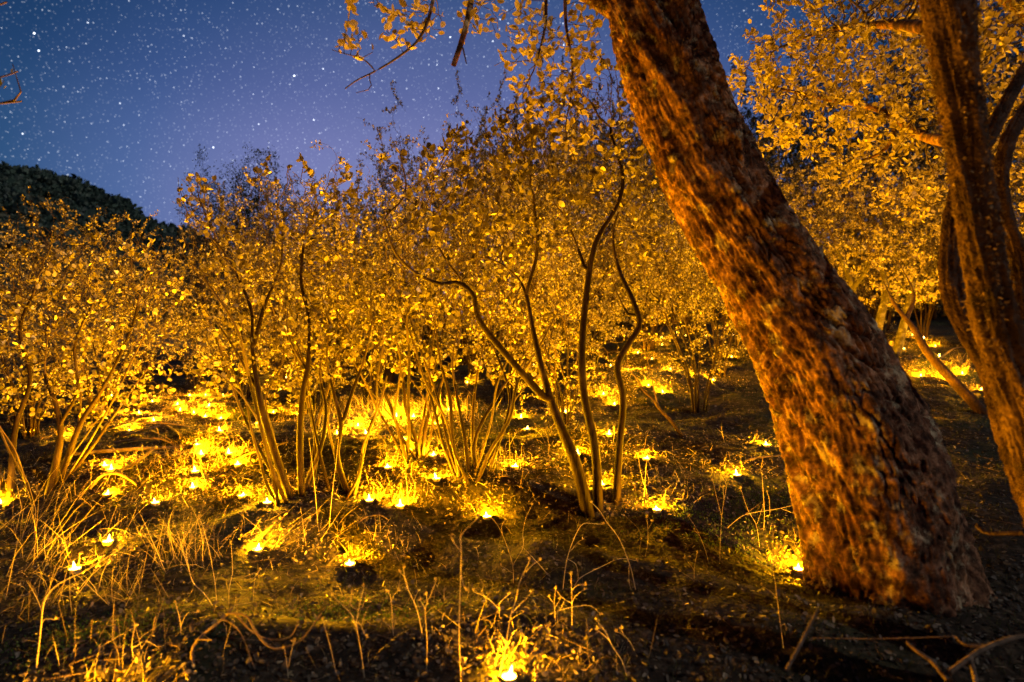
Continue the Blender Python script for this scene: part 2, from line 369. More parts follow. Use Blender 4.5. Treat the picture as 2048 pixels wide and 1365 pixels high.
# ---- woody growth
def resample(pts, step):
    pts = np.asarray(pts, float)
    if len(pts) > 2:      # Catmull-Rom through the points
        p = np.vstack([2 * pts[0] - pts[1], pts, 2 * pts[-1] - pts[-2]]); out = []
        for i in range(1, len(p) - 2):
            t = np.linspace(0, 1, 8, endpoint=False)[:, None]
            a, b, c, d = p[i - 1], p[i], p[i + 1], p[i + 2]
            out.append(0.5 * (2 * b + (c - a) * t + (2 * a - 5 * b + 4 * c - d) * t ** 2 + (3 * b - 3 * c + d - a) * t ** 3))
        pts = np.vstack(out + [pts[-1:]])
    seg = np.linalg.norm(np.diff(pts, axis=0), axis=1); s = np.concatenate([[0], np.cumsum(seg)])
    n = max(2, int(s[-1] / step) + 1); q = np.linspace(0, s[-1], n)
    return np.stack([np.interp(q, s, pts[:, k]) for k in range(3)], 1)
class Woody:
    def __init__(self):
        self.p = np.zeros((0, 3)); self.par = np.zeros(0, int); self.stem = np.zeros(0, int); self.r0 = np.zeros(0); self.nstem = 0; self.n0 = 0
    def add(self, pts, r=(0.0, 0.0), step=0.04, join=False):
        q = resample(pts, step); n = len(q); base = len(self.p)
        if join and base:
            k = int(np.argmin(np.linalg.norm(self.p - q[0], axis=1))); par0 = k; st = self.stem[k]; q = q[1:]; n -= 1
        else:
            par0 = -1; st = self.nstem; self.nstem += 1
        par = np.arange(base - 1, base - 1 + n); par[0] = par0
        self.p = np.vstack([self.p, q]); self.par = np.concatenate([self.par, par]); self.stem = np.concatenate([self.stem, np.full(n, st)])
        self.r0 = np.concatenate([self.r0, np.interp(np.linspace(0, 1, n), np.linspace(0, 1, len(r)), r)])
        self.n0 = len(self.p)
    def grow(self, att, step, di, dk, rng, up=0.12, wob=0.25, iters=70, maxn=5000):
        p = list(self.p); par = list(self.par); stem = list(self.stem)
        A = np.asarray(att); P0 = np.array(p)
        near = np.full(len(A), 0); dist = np.full(len(A), 1e9)
        for c in range(0, len(P0), 200):
            d = np.linalg.norm(A[:, None] - P0[None, c:c + 200], axis=2); j = d.argmin(1); dd = d[np.arange(len(A)), j]
            b = dd < dist; dist[b] = dd[b]; near[b] = j[b] + c
        alive = np.ones(len(A), bool); kids = np.zeros(200000, int)
        for it in range(iters):
            alive &= dist > dk
            act = alive & (dist < di)
            if not act.any():
                if alive.any() and di < 3: di *= 1.4; continue
                break
            Pn = np.array(p); n = len(Pn)
            acc = np.zeros((n, 3)); np.add.at(acc, near[act], unit(A[act] - Pn[near[act]]))
            ids = np.unique(near[act]); ids = ids[kids[ids] < 3]
            if len(ids) == 0:
                dist[act] = 1e9; break
            dirs = unit(unit(acc[ids]) + rng.normal(size=(len(ids), 3)) * wob + np.array([0, 0, up]))
            new = Pn[ids] + dirs * step
            kids[ids] += 1
            base = n
            p.extend(new); par.extend(ids.tolist()); stem.extend([stem[i] for i in ids])
            idx = np.nonzero(alive)[0]
            d = np.linalg.norm(A[idx][:, None] - new[None], axis=2); j = d.argmin(1); dd = d[np.arange(len(idx)), j]
            b = dd < dist[idx]; dist[idx[b]] = dd[b]; near[idx[b]] = j[b] + base
            if len(p) > maxn: break
        m = len(p) - len(self.p)
        self.p = np.array(p); self.par = np.array(par); self.stem = np.array(stem); self.r0 = np.concatenate([self.r0, np.zeros(m)])
    def finish(self, tip=0.0013, ex=2.3):
        n = len(self.p); a = np.zeros(n); self.tips = np.zeros(n)
        kids = np.zeros(n, int)
        for i in range(n):
            if self.par[i] >= 0: kids[self.par[i]] += 1
        leafn = kids == 0
        order = self._order()
        for i in order[::-1]:
            if leafn[i]: a[i] += tip ** ex; self.tips[i] += 1
            if self.par[i] >= 0: a[self.par[i]] += a[i]; self.tips[self.par[i]] += self.tips[i]
        self.r = np.maximum(a ** (1 / ex), self.r0); self.kids = kids
        self.main = np.full(n, -1); best = np.zeros(n)
        for i in range(n):
            q = self.par[i]
            if q >= 0 and self.r[i] > best[q] and (self.stem[i] == self.stem[q]): best[q] = self.r[i]; self.main[q] = i
        return self
    def _order(self):
        # parents always precede children except for joined polylines, which also come later: index order works
        return np.arange(len(self.p))
    def tube(self, name, mask, k):
        """Sweep rings along every edge (node -> parent) in mask."""
        e = np.nonzero(mask & (self.par >= 0))[0]
        if len(e) == 0: return None
        p, par, r = self.p, self.par, self.r
        inc = np.where(par[:, None] >= 0, p - p[np.maximum(par, 0)], 0)
        hasmain = self.main >= 0
        outg = np.where(hasmain[:, None], p[np.maximum(self.main, 0)] - p, 0)
        t = unit(unit(inc) + unit(outg))
        ref = np.array([0.92, 0.35, 0.18])
        def ring(c, t, rad):
            u = unit(np.cross(t, ref)); v = np.cross(t, u); an = np.arange(k) * 2 * math.pi / k
            return c[:, None] + rad[:, None, None] * (np.cos(an)[None, :, None] * u[:, None] + np.sin(an)[None, :, None] * v[:, None])
        top = ring(p[e], t[e], r[e])
        q = par[e]; ismain = self.main[q] == e
        tb = np.where(ismain[:, None], t[q], unit(inc[e]))
        rb = np.where(ismain, r[q], np.minimum(r[e] * 1.15, r[q]))
        bot = ring(p[q], tb, rb)
        V = np.concatenate([bot, top], 1).reshape(-1, 3)
        i = np.arange(k); j = (i + 1) % k
        f = np.stack([i, j, j + k, i + k], 1)
        Fc = (f[None] + (np.arange(len(e)) * 2 * k)[:, None, None]).reshape(-1, 4)
        return np_mesh(name, V, Fc, True)
    def build(self, parent, bark, twig, thick=0.006, ks=9, kt=4, stem_name='stem', split=True):
        off = np.array(parent.location); save = self.p; self.p = self.p - off
        big = self.r >= thick
        ids = range(self.nstem) if split else [None]
        for s in ids:
            me = self.tube(stem_name, big & (self.stem == s if s is not None else True), ks)
            if me: link(stem_name, me, bark, parent)
        me = self.tube('twigs', ~big, kt)
        if me: link('twigs', me, twig, parent, stuff=True)
        self.p = save
    def leaf_sites(self, n, rng, maxtips=1.5, spread=0.02, upw=0.5, out=0.9):
        s = np.nonzero((self.tips <= maxtips) & (np.arange(len(self.p)) >= self.n0))[0]
        s = np.repeat(s, n)
        q = self.par[s]; d = unit(self.p[s] - self.p[q])
        f = rng.random(len(s))[:, None]
        pos = self.p[q] * (1 - f) + self.p[s] * f + rng.normal(size=(len(s), 3)) * spread * 0.3
        ax = unit(d * 0.5 + rng.normal(size=(len(s), 3)) * out * 0.6 + np.array([0, 0, upw]))
        return pos, ax
def clumped(pos, cell, keep, rng):
    """Leaves gather in clumps: whole cells of the crown stay bare."""
    t = rng.random(4096); k = np.floor(pos / cell + rng.random(3)).astype(np.int64)
    return t[(k[:, 0] * 73856093 ^ k[:, 1] * 19349663 ^ k[:, 2] * 83492791) & 4095] < keep
def in_ellipsoids(blobs, n, rng):
    """Points in ellipsoids given as (px, py, depth, rx px, ry px, half depth m)."""
    w = np.array([b[3] * b[4] * b[5] * b[2] ** 2 for b in blobs], float); w = w ** 0.8; c = rng.choice(len(blobs), n, p=w / w.sum())
    u = unit(rng.normal(size=(n, 3))) * rng.random((n, 1)) ** (1 / 2.6)
    out = np.zeros((n, 3))
    for i, b in enumerate(blobs):
        m = c == i; k = b[2] / F
        out[m] = P(b[0], b[1], b[2]) + u[m] * np.array([b[3] * k, b[5], b[4] * k])
    return out
# ------------------------------------------------------------------ where the candles stand, which shapes the ground
cands = [
 (1018, 1340, 'nearest and largest candle, at the bottom edge in the leaf litter'),
 (1597, 1128, 'candle at the foot of the leaning oak trunk'),
 (700, 1118, 'bright candle on a lit hump left of the forked dry weeds'),
 (515, 1090, 'candle at the right end of a pale lit straw patch'),
 (974, 1025, 'candle behind the tallest forked weed in the middle'),
 (1314, 1012, 'candle on a wide lit patch just right of the curving stems'),
 (216, 1073, 'candle under a heap of dry straw on the left'),
 (215, 981, 'brightest candle of the left side, below an arched branch'),
 (311, 999, 'small candle right of the brightest left candle'),
 (1, 999, 'candle cut by the left edge of the picture'),
 (535, 996, 'candle at the foot of the upright leafy shrub'),
 (739, 992, 'faint candle in front of the slender forked shrub'),
 (485, 983, 'candle just above and left of the upright shrub foot'),
 (387, 969, 'candle in a lit tuft below the glowing grass'),
 (390, 936, 'candle inside the wide glowing grass patch on the left'),
 (211, 924, 'upper candle of a close pair behind the arched branch'),
 (222, 933, 'lower candle of a close pair behind the arched branch'),
 (873, 951, 'candle with a starry gleam in front of the wispy shrub'),
 (776, 927, 'candle left of the wispy shrub foot'),
 (1203, 961, 'candle glimpsed between the middle and the last curving stem'),
 (1154, 901, 'candle touching the thick first curving stem'),
 (1474, 942, 'candle on the long lit bank left of the leaning trunk'),
 (1533, 883, 'candle right against the left side of the leaning trunk'),
 (1293, 910, 'candle above the wide lit patch, right of the curving stems'),
 (1218, 862, 'faint candle seen between the curving stems, lower one'),
 (1228, 805, 'starry candle seen between the curving stems, middle one'),
 (1207, 785, 'candle seen between the curving stems, upper one'),
 (1131, 819, 'candle left of the straight middle stem'),
 (1041, 831, 'upper of two candles left of the first curving stem'),
 (1054, 852, 'lower of two candles left of the first curving stem'),
 (866, 902, 'candle on a small bright tuft right of the wispy shrub'),
 (817, 892, 'candle at the left side of the wispy shrub stems'),
 (808, 872, 'candle just above the one left of the wispy shrub'),
 (733, 861, 'candle behind the gap right of the slender shrub'),
 (676, 862, 'candle seen beside the stem of the slender shrub'),
 (715, 847, 'candle in the bright grass bank, left one'),
 (794, 845, 'candle in the bright grass bank, lower middle one'),
 (792, 827, 'candle in the bright grass bank, upper middle one'),
 (827, 828, 'candle in the bright grass bank, right of the middle'),
 (874, 843, 'candle at the lower right tip of the bright grass bank'),
 (898, 815, 'candle at the upper right end of the bright grass bank'),
 (597, 824, 'candle hidden partly by the second stem of the upright shrub'),
 (546, 822, 'candle between the first two stems of the upright shrub'),
 (560, 776, 'highest candle seen through the upright shrub'),
 (516, 841, 'candle beside the leftmost stem of the upright shrub'),
 (476, 922, 'candle below the right end of the clearing'),
 (458, 899, 'right candle of the pair in the middle of the clearing'),
 (403, 901, 'left candle of the pair in the middle of the clearing'),
 (394, 883, 'candle right of the heap of dead branches'),
 (440, 856, 'candle above the pair in the clearing, on a bright tuft'),
 (441, 833, 'candle at the right of the clearing, third row from the top'),
 (410, 829, 'candle in the middle of the clearing, third row from the top'),
 (388, 823, 'candle near the middle of the clearing, above the branches'),
 (417, 808, 'candle in the second row of the clearing, right one'),
 (354, 805, 'candle in the second row of the clearing, left one'),
 (360, 817, 'candle just under the left one of the second row'),
 (379, 787, 'left candle of the top row in the clearing'),
 (411, 787, 'middle candle of the top row in the clearing'),
 (445, 788, 'right candle of the top row in the clearing'),
 (305, 800, 'candle at the upper left of the clearing'),
 (278, 822, 'candle at the far left of the clearing, beside bare stems'),
 (308, 838, 'candle at the left end of a bright branch'),
 (258, 855, 'candle above the heap of dead branches'),
 (125, 867, 'dim candle among the dark stems at the left edge'),
 (1326, 782, 'lowest right candle of the scatter right of the curving stems'),
 (1297, 767, 'candle in the scatter right of the curving stems, on a small tuft'),
 (1258, 736, 'starry candle touching the last curving stem'),
 (1304, 716, 'candle up the slope, right of the last curving stem'),
 (1275, 704, 'candle above the last curving stem'),
 (1305, 679, 'left candle of the highest cluster on the slope'),
 (1324, 687, 'candle just right and below the left one of the highest cluster'),
 (1352, 664, 'topmost candle on the slope'),
 (1371, 671, 'candle just right of the topmost one'),
 (1413, 670, 'high candle between the slim stems'),
 (1467, 670, 'high candle at the edge of the leaning trunk'),
 (1463, 711, 'candle below the high one at the leaning trunk'),
 (1393, 744, 'candle hanging over a stem in the many-stemmed shrub'),
 (1426, 757, 'candle right of the many-stemmed shrub'),
 (1341, 736, 'faint candle left of the many-stemmed shrub'),
 (1841, 748, 'candle between the two oaks below the leaning mossy stem'),
 (1870, 690, 'candle between the two oaks, behind the mossy stem'),
 (1825, 668, 'highest candle between the two oaks'),
 (1925, 745, 'candle beside the dark limb of the blurred oak'),
 (1775, 690, 'candle at the right side of the leaning trunk'),
 (150, 1128, 'candle sunk in dry grass at the lower left'),
 (800, 1003, 'candle behind the bunch of upright dry stalks'),
 (1030, 925, 'candle behind the seedling cluster left of the curving stems'),
]
_rb = np.random.default_rng(3)
for _px, _py, _lab in cands:
    _g = ground_at(_px, _py, 0.030); BANKS.append((_g[0], _g[1], 0.085 * _rb.uniform(0.75, 1.25), _rb.uniform(0.32, 0.60)))

BANKS.append((-1.02, 1.52, 0.07, 0.45))

# ------------------------------------------------------------------ ground and hill
def axis_coords(lo, hi, dense_lo, dense_hi, d, growth=1.13):
    c = list(np.arange(dense_lo, dense_hi, d)); s = d
    while c[-1] < hi: s *= growth; c.append(c[-1] + s)
    s = d; front = []
    x = c[0]
    while x > lo: s *= growth; x -= s; front.append(x)
    return np.array(front[::-1] + c)
def make_ground():
    xs = axis_coords(-700, 700, -4.2, 4.6, 0.032); ys = axis_coords(-120, 900, 0.9, 8.0, 0.03)
    X, Y = np.meshgrid(xs, ys); Z = height(X, Y)
    V = np.stack([X, Y, Z], -1).reshape(-1, 3)
    nx, ny = len(xs), len(ys); i = np.arange(nx * ny).reshape(ny, nx)
    Fc = np.stack([i[:-1, :-1], i[:-1, 1:], i[1:, 1:], i[1:, :-1]], -1).reshape(-1, 4)
    o = link('ground', np_mesh('ground', V, Fc, True), M['ground'])
    o['kind'] = 'structure'; o['label'] = 'dark sloping woodland soil under leaf litter'
    return o
ground = make_ground()

HX = [-420, -260, -190, -130, -114.6, -104, -93, -87, -77.7, -69, -56, -36, 0, 40, 120]
HZ = [60, 54, 47, 40.5, 38.2, 36.2, 33.6, 30.0, 26.0, 22.6, 17.5, 9, 2, 0, -2]
def hill_z(x, y):
    ridge = np.interp(x, HX, HZ)
    ridge = ridge + 1.6 * fbm(x * 0.07, y * 0.02 + 4, 3)
    prof = np.where(y < 140, smooth(40, 140, y) ** 0.8, 1 - 0.75 * smooth(140, 320, y))
    return ridge * prof - 1.0 + 2.2 * fbm(x * 0.05 + 9, y * 0.05, 4) * prof
def make_hill():
    xs = np.linspace(-420, 120, 150); ys = np.linspace(40, 330, 90)
    X, Y = np.meshgrid(xs, ys); Z = hill_z(X, Y)
    V = np.stack([X, Y, Z], -1).reshape(-1, 3); nx, ny = len(xs), len(ys); i = np.arange(nx * ny).reshape(ny, nx)
    Fc = np.stack([i[:-1, :-1], i[:-1, 1:], i[1:, 1:], i[1:, :-1]], -1).reshape(-1, 4)
    o = link('hill', np_mesh('hill', V, Fc, True), M['hill']); o['kind'] = 'structure'; o['label'] = 'dark brush covered hillside under the night sky'
    rng = np.random.default_rng(5); n = 2600
    x = rng.uniform(-190, -10, n); y = rng.uniform(75, 146, n)
    y[:420] = rng.uniform(128, 146, 420)
    r = rng.uniform(0.8, 2.4, n) * rng.choice([0.7, 1.0, 1.35], n)
    c = np.stack([x, y, hill_z(x, y)], 1)
    k = 110
    u = unit(rng.normal(size=(n, k, 3))); u[..., 2] = np.abs(u[..., 2]) * 0.85
    lump = 0.75 + 0.35 * rng.random((n, k, 1))
    pos = c[:, None] + u * r[:, None, None] * lump
    ax = unit(u * 0.6 + rng.normal(size=(n, k, 3)) * 0.7 + np.array([0, 0, 0.4]))
    L = np.repeat(r * 0.34, k) * rng.uniform(0.6, 1.3, n * k)
    me = leaves_mesh('brush', pos.reshape(-1, 3), leaf_frames(ax.reshape(-1, 3), rng), L, 0.8, False)
    b = link('hillside_brush', me, M['brush'], None, True); b['label'] = 'dark chaparral brush covering the far hillside'; b['category'] = 'brush'
make_hill()

# ------------------------------------------------------------------ rough barked trunks
def cells(u, v, nu, rng_seed=3):
    """Cellular noise on (u, v), periodic in u with nu cells: returns F1, F2."""
    t = np.random.default_rng(rng_seed).random((256, 512, 2))
    ui = np.floor(u).astype(int); vi = np.floor(v).astype(int)
    f1 = np.full(u.shape, 9.0); f2 = np.full(u.shape, 9.0)
    for a in (-1, 0, 1):
        for b in (-1, 0, 1):
            cu, cv = ui + a, vi + b
            j = t[cu % nu, cv % 512]
            d = np.hypot(cu + j[..., 0] - u, cv + j[..., 1] - v)
            m = d < f1; f2 = np.where(m, f1, np.minimum(f2, d)); f1 = np.where(m, d, f1)
    return f1, f2
def bark_trunk(name, root, pts, radii, ds, nth, crack, mat, seed=1, flare=None, cell=(0.045, 0.085), lump=0.022, moss=None):
    q = resample(pts, ds); n = len(q)
    pp = np.asarray(pts); sl = np.concatenate([[0], np.cumsum(np.linalg.norm(np.diff(pp, axis=0), axis=1))]); sl /= sl[-1]
    s01 = np.linspace(0, 1, n); R = np.interp(s01, sl, radii)
    kern = np.ones(15) / 15; Rp = np.pad(R, 7, mode='edge'); R = np.convolve(Rp, kern, 'valid')
    T = unit(np.gradient(q, axis=0)); u = unit(np.cross(T, np.array([0, 1.0, 0]))); v = np.cross(T, u)
    th = np.linspace(0, 2 * math.pi, nth, endpoint=False)
    S = (np.arange(n) * ds)[:, None] + np.zeros((1, nth)); TH = th[None] + np.zeros((n, 1))
    Rm = float(np.mean(radii)); nu = max(6, int(2 * math.pi * Rm / cell[0]))
    cx, cyv = np.cos(TH) * 2.2, np.sin(TH) * 2.2
    wu = 0.5 * fbm(cx * 2 + seed, S * 9 + cyv * 2, 3); wv = 0.6 * fbm(cyv * 2 + 3, S * 8 + cx * 2 + seed, 3)
    f1, f2 = cells(TH / (2 * math.pi) * nu + wu, S / cell[1] + wv, nu, seed)
    g = smooth(0.0, 0.22, f2 - f1)
    h1, h2 = cells(TH / (2 * math.pi) * nu * 2 + wu * 2, S / cell[1] * 2 + wv * 2, nu * 2, seed + 9)
    g2 = smooth(0.0, 0.5, h2 - h1)
    soft = smooth(-0.25, 0.25, fbm(cx * 0.9 + 5, S * 2.0 + cyv, 3))    # where the bark is smoother, under moss
    D = crack * (g - 1) * (0.35 + 0.65 * soft) + 0.35 * crack * (g2 - 1) + lump * fbm(cx * 1.2 + seed, S * 5 + cyv * 1.2, 3) + 0.006 * fbm(cx * 9, S * 34 + cyv * 9, 3)
    if flare is not None:
        amt, lobes, ph = flare
        fl = np.exp(-S / 0.22); D = D + amt * fl * (0.6 + 0.55 * np.cos(lobes * TH + ph) + 0.3 * np.cos((lobes + 2) * TH + 1))
    RR = R[:, None] + D
    V = q[:, None] + RR[..., None] * (np.cos(TH)[..., None] * u[:, None] + np.sin(TH)[..., None] * v[:, None])
    Vl = V.reshape(-1, 3) - np.array(root.location)
    i = np.arange(n * nth).reshape(n, nth); j = np.roll(i, -1, 1)
    Fc = np.stack([i[:-1], j[:-1], j[1:], i[1:]], -1).reshape(-1, 4)
    o = link(name, np_mesh(name, Vl, Fc, True), mat, root)
    if moss:
        rng = np.random.default_rng(seed + 50); cnt, size, thr = moss
        k = rng.integers(0, n * nth, cnt * 4); mask = fbm(cx * 1.6 + 11, S * 6 + cyv * 1.6, 3).ravel()[k] > thr
        k = k[mask][:cnt]
        nrm = (np.cos(TH)[..., None] * u[:, None] + np.sin(TH)[..., None] * v[:, None]).reshape(-1, 3)[k]
        ax = unit(nrm * 0.7 + rng.normal(size=nrm.shape) * 0.6 + np.array([0, 0, -0.25]))
        pos = Vl[k] + rng.normal(size=nrm.shape) * 0.003
        me = leaves_mesh('moss', pos, leaf_frames(ax, rng), size * rng.uniform(0.5, 1.5, len(k)), 0.55, False)
        link('moss', me, M['moss'], o, True)
    return q, R

# ------------------------------------------------------------------ leaning oak in front
def big_tree():
    b = ground_at(1800, 1215)
    base = np.array([P(1800, 1215, 2.2)[0], 2.2, 0]); base[2] = height(base[0], base[1])
    root = thing('leaning_oak', 'thick rough-barked oak trunk leaning across the picture beside the candles', 'tree', base)
    pts = [P(1802, 1320, 2.18), P(1786, 1200, 2.19), P(1765, 1080, 2.20), P(1728, 940, 2.22), P(1682, 820, 2.24), P(1618, 680, 2.27), P(1545, 560, 2.30), P(1468, 440, 2.34), P(1405, 310, 2.38), P(1342, 150, 2.42), P(1295, 0, 2.46), P(1262, -140, 2.50), P(1250, -300, 2.54), P(1290, -480, 2.58)]
    wpx = [330, 312, 298, 286, 264, 236, 210, 194, 188, 182, 176, 165, 145, 120]
    rad = [0.5 * w / F * p[1] for w, p in zip(wpx, pts)]
    bark_trunk('trunk', root, pts, rad, 0.0066, 290, 0.017, M['bark_oak'], 4, (0.06, 5, 0.6), (0.027, 0.10), 0.045, (2000, 0.008, 0.14))
    rng = np.random.default_rng(21); w = Woody()
    w.add([P(1275, 40, 2.55), P(1190, -5, 2.48), P(1110, -50, 2.40), P(1000, -80, 2.32), P(880, -95, 2.25), P(760, -120, 2.2)], (0.06, 0.034, 0.022, 0.015, 0.008), 0.03)
    w.add([P(946, -88, 2.29), P(944, -20, 2.26), P(935, 40, 2.24), P(921, 90, 2.22), P(907, 131, 2.21)], (0.0125, 0.011, 0.0095), 0.02, True)
    w.add([P(924, 88, 2.22), P(933, 128, 2.20)], (0.0035, 0.002), 0.02, True)
    w.add([P(880, -92, 2.25), P(862, 20, 2.2), P(838, 78, 2.17), P(800, 112, 2.15), P(752, 142, 2.13), P(715, 160, 2.12), P(690, 178, 2.11)], (0.008, 0.006, 0.004, 0.002), 0.02, True)
    w.add([P(752, 142, 2.13), P(725, 118, 2.12), P(690, 108, 2.12), P(664, 100, 2.11)], (0.003, 0.0015), 0.02, True)
    w.add([P(735, 150, 2.13), P(742, 176, 2.12), P(712, 186, 2.12)], (0.002, 0.0012), 0.02, True)
    w.add([P(1090, -58, 2.38), P(1092, 30, 2.36), P(1085, 80, 2.34), P(1068, 140, 2.33)], (0.008, 0.006, 0.003), 0.02, True)
    w.add([P(1130, -38, 2.42), P(1132, 50, 2.4), P(1145, 130, 2.38), P(1140, 210, 2.37)], (0.008, 0.005, 0.003), 0.02, True)
    w.add([P(1260, -140, 2.62), P(1350, -260, 2.3), P(1500, -380, 1.9), P(1600, -560, 1.6)], (0.05, 0.03, 0.015), 0.04)
    w.add([P(1255, -250, 2.62), P(1150, -420, 2.9), P(1000, -560, 3.2)], (0.05, 0.03, 0.012), 0.04)
    w.add([P(1262, -300, 2.66), P(1300, -450, 3.2), P(1420, -420, 3.9)], (0.05, 0.03, 0.012), 0.04)
    low = in_ellipsoids([(770, 30, 2.2, 85, 70, 0.10), (850, 30, 2.25, 60, 60, 0.10), (1030, 60, 2.35, 60, 80, 0.10), (1090, 110, 2.35, 85, 90, 0.12), (1130, 200, 2.38, 80, 65, 0.12), (1175, 80, 2.45, 50, 80, 0.1), (1050, 230, 2.35, 45, 40, 0.08), (960, 20, 2.3, 50, 60, 0.1), (1150, 280, 2.4, 60, 50, 0.1), (1090, 160, 2.36, 95, 90, 0.14)], 1150, rng)
    high = in_ellipsoids([(1050, -420, 2.8, 330, 180, 0.7), (1450, -420, 2.2, 300, 160, 0.6), (1400, -450, 3.6, 260, 150, 0.6)], 420, rng)
    w.grow(np.vstack([low, high]), 0.045, 0.30, 0.05, rng, 0.0, 0.35, 70, 6500)
    w.finish(0.0012, 2.4)
    w.build(root, M['bark_oak'], M['bark_twig'], 0.0055, 9, 4, 'branch')
    pos, ax = w.leaf_sites(4, rng, 1.5, 0.02, 0.2, 1.0)
    keep = rng.random(len(pos)) < 0.62
    pos, ax = pos[keep], ax[keep]; L = rng.uniform(0.018, 0.036, len(pos)); fr = leaf_frames(ax, rng)
    pos = pos - base
    wpos = pos + base; py = 682.5 - (wpos[:, 2] - CAMZ) / wpos[:, 1] * F
    vis = np.nonzero(py > -10)[0]; vis = vis[np.argsort(-L[vis])][:230]
    sel = np.zeros(len(pos), bool); sel[vis] = True
    leaf_objects('oak', 0.62, M['leaf_oak'], pos[sel], [f[sel] for f in fr], L[sel], root)
    link('foliage', leaves_mesh('foliage', pos[~sel], [f[~sel] for f in fr], L[~sel], 0.62, True), M['leaf_oak'], root, True)
big_tree()

# ------------------------------------------------------------------ blurred oak at the frame's right edge
def right_tree():
    base = np.array([1.40, 1.45, 0.0]); base[2] = height(base[0], base[1])
    root = thing('forked_oak', 'out of focus orange-lit oak trunk at the right edge of the picture', 'tree', base)
    pts = [P(2260, 1440, 1.45), P(2150, 1180, 1.47), P(2096, 1000, 1.48), P(2048, 830, 1.5), P(1998, 680, 1.52), P(1962, 500, 1.54), P(1938, 330, 1.56), P(1920, 180, 1.58), P(1895, 0, 1.6), P(1870, -180, 1.64), P(1880, -400, 1.7)]
    wpx = [190, 108, 86, 78, 76, 74, 74, 78, 92, 96, 80]
    bark_trunk('trunk', root, pts, [0.5 * a / F * p[1] for a, p in zip(wpx, pts)], 0.010, 110, 0.007, M['bark_dark'], 12, (0.02, 4, 0.2), (0.03, 0.05), 0.018, (4000, 0.010, 0.05))
    pts = [P(2150, 1180, 1.62), P(2050, 960, 1.68), P(2006, 820, 1.72), P(1978, 730, 1.74), P(1930, 650, 1.78), P(1905, 580, 1.8), P(1905, 500, 1.83), P(1925, 380, 1.86), P(1990, 250, 1.9), P(2060, 120, 1.95)]
    bark_trunk('limb', root, pts, [0.045, 0.036, 0.033, 0.031, 0.030, 0.029, 0.027, 0.024, 0.02, 0.016], 0.012, 70, 0.006, M['bark_dark'], 15, None, (0.03, 0.05), 0.014)
    pts = [P(2046, 640, 2.0), P(2038, 520, 2.02), P(2010, 430, 2.05), P(2002, 350, 2.08), P(2022, 270, 2.1), P(2070, 190, 2.15)]
    bark_trunk('limb', root, pts, [0.026, 0.026, 0.025, 0.024, 0.022, 0.02], 0.014, 48, 0.005, M['bark_dark'], 17, None, (0.03, 0.05), 0.01)
    rng = np.random.default_rng(31); w = Woody()
    w.add([P(1960, 290, 2.1), P(1900, 284, 2.4), P(1840, 270, 2.7), P(1795, 240, 2.9), P(1740, 214, 3.0), P(1660, 200, 3.05), P(1560, 178, 3.1)], (0.03, 0.024, 0.020, 0.013, 0.006), 0.04)
    w.add([P(1930, 60, 1.62), P(1860, 55, 2.0), P(1760, 50, 2.5), P(1660, 60, 2.9), P(1560, 95, 3.1)], (0.03, 0.022, 0.014, 0.005), 0.04)
    w.add([P(1795, 240, 2.9), P(1770, 300, 2.95), P(1700, 330, 3.0)], (0.010, 0.004), 0.04, True)
    w.add([P(1900, 0, 1.6), P(1990, -20, 2.0), P(2080, 60, 2.6)], (0.03, 0.015), 0.04)
    att = in_ellipsoids([(1540, 140, 3.1, 95, 75, 0.35), (1650, 150, 3.0, 130, 110, 0.5), (1770, 130, 2.9, 130, 120, 0.5), (1600, 260, 3.1, 90, 50, 0.35), (1740, 290, 3.0, 110, 70, 0.4), (1850, 160, 2.7, 70, 140, 0.4), (1840, 380, 2.9, 70, 60, 0.3), (1660, 20, 2.8, 150, 60, 0.4), (2030, 120, 2.5, 110, 160, 0.5), (1990, 0, 2.2, 140, 80, 0.4), (2040, 350, 2.8, 60, 120, 0.3), (1800, -250, 2.2, 300, 120, 0.6)], 4200, rng)
    w.grow(att, 0.045, 0.34, 0.048, rng, 0.0, 0.35, 80, 13000)
    w.finish(0.0013, 2.4)
    w.build(root, M['bark_oak'], M['bark_twig'], 0.006, 8, 4, 'bough')
    pos, ax = w.leaf_sites(7, rng, 2.5, 0.03, 0.25, 1.0)
    keep = rng.random(len(pos)) < 0.8; pos, ax = pos[keep], ax[keep]
    link('foliage', leaves_mesh('foliage', pos - base, leaf_frames(ax, rng), rng.uniform(0.020, 0.032, len(pos)), 0.6, False), M['leaf_oak'], root, True)
right_tree()

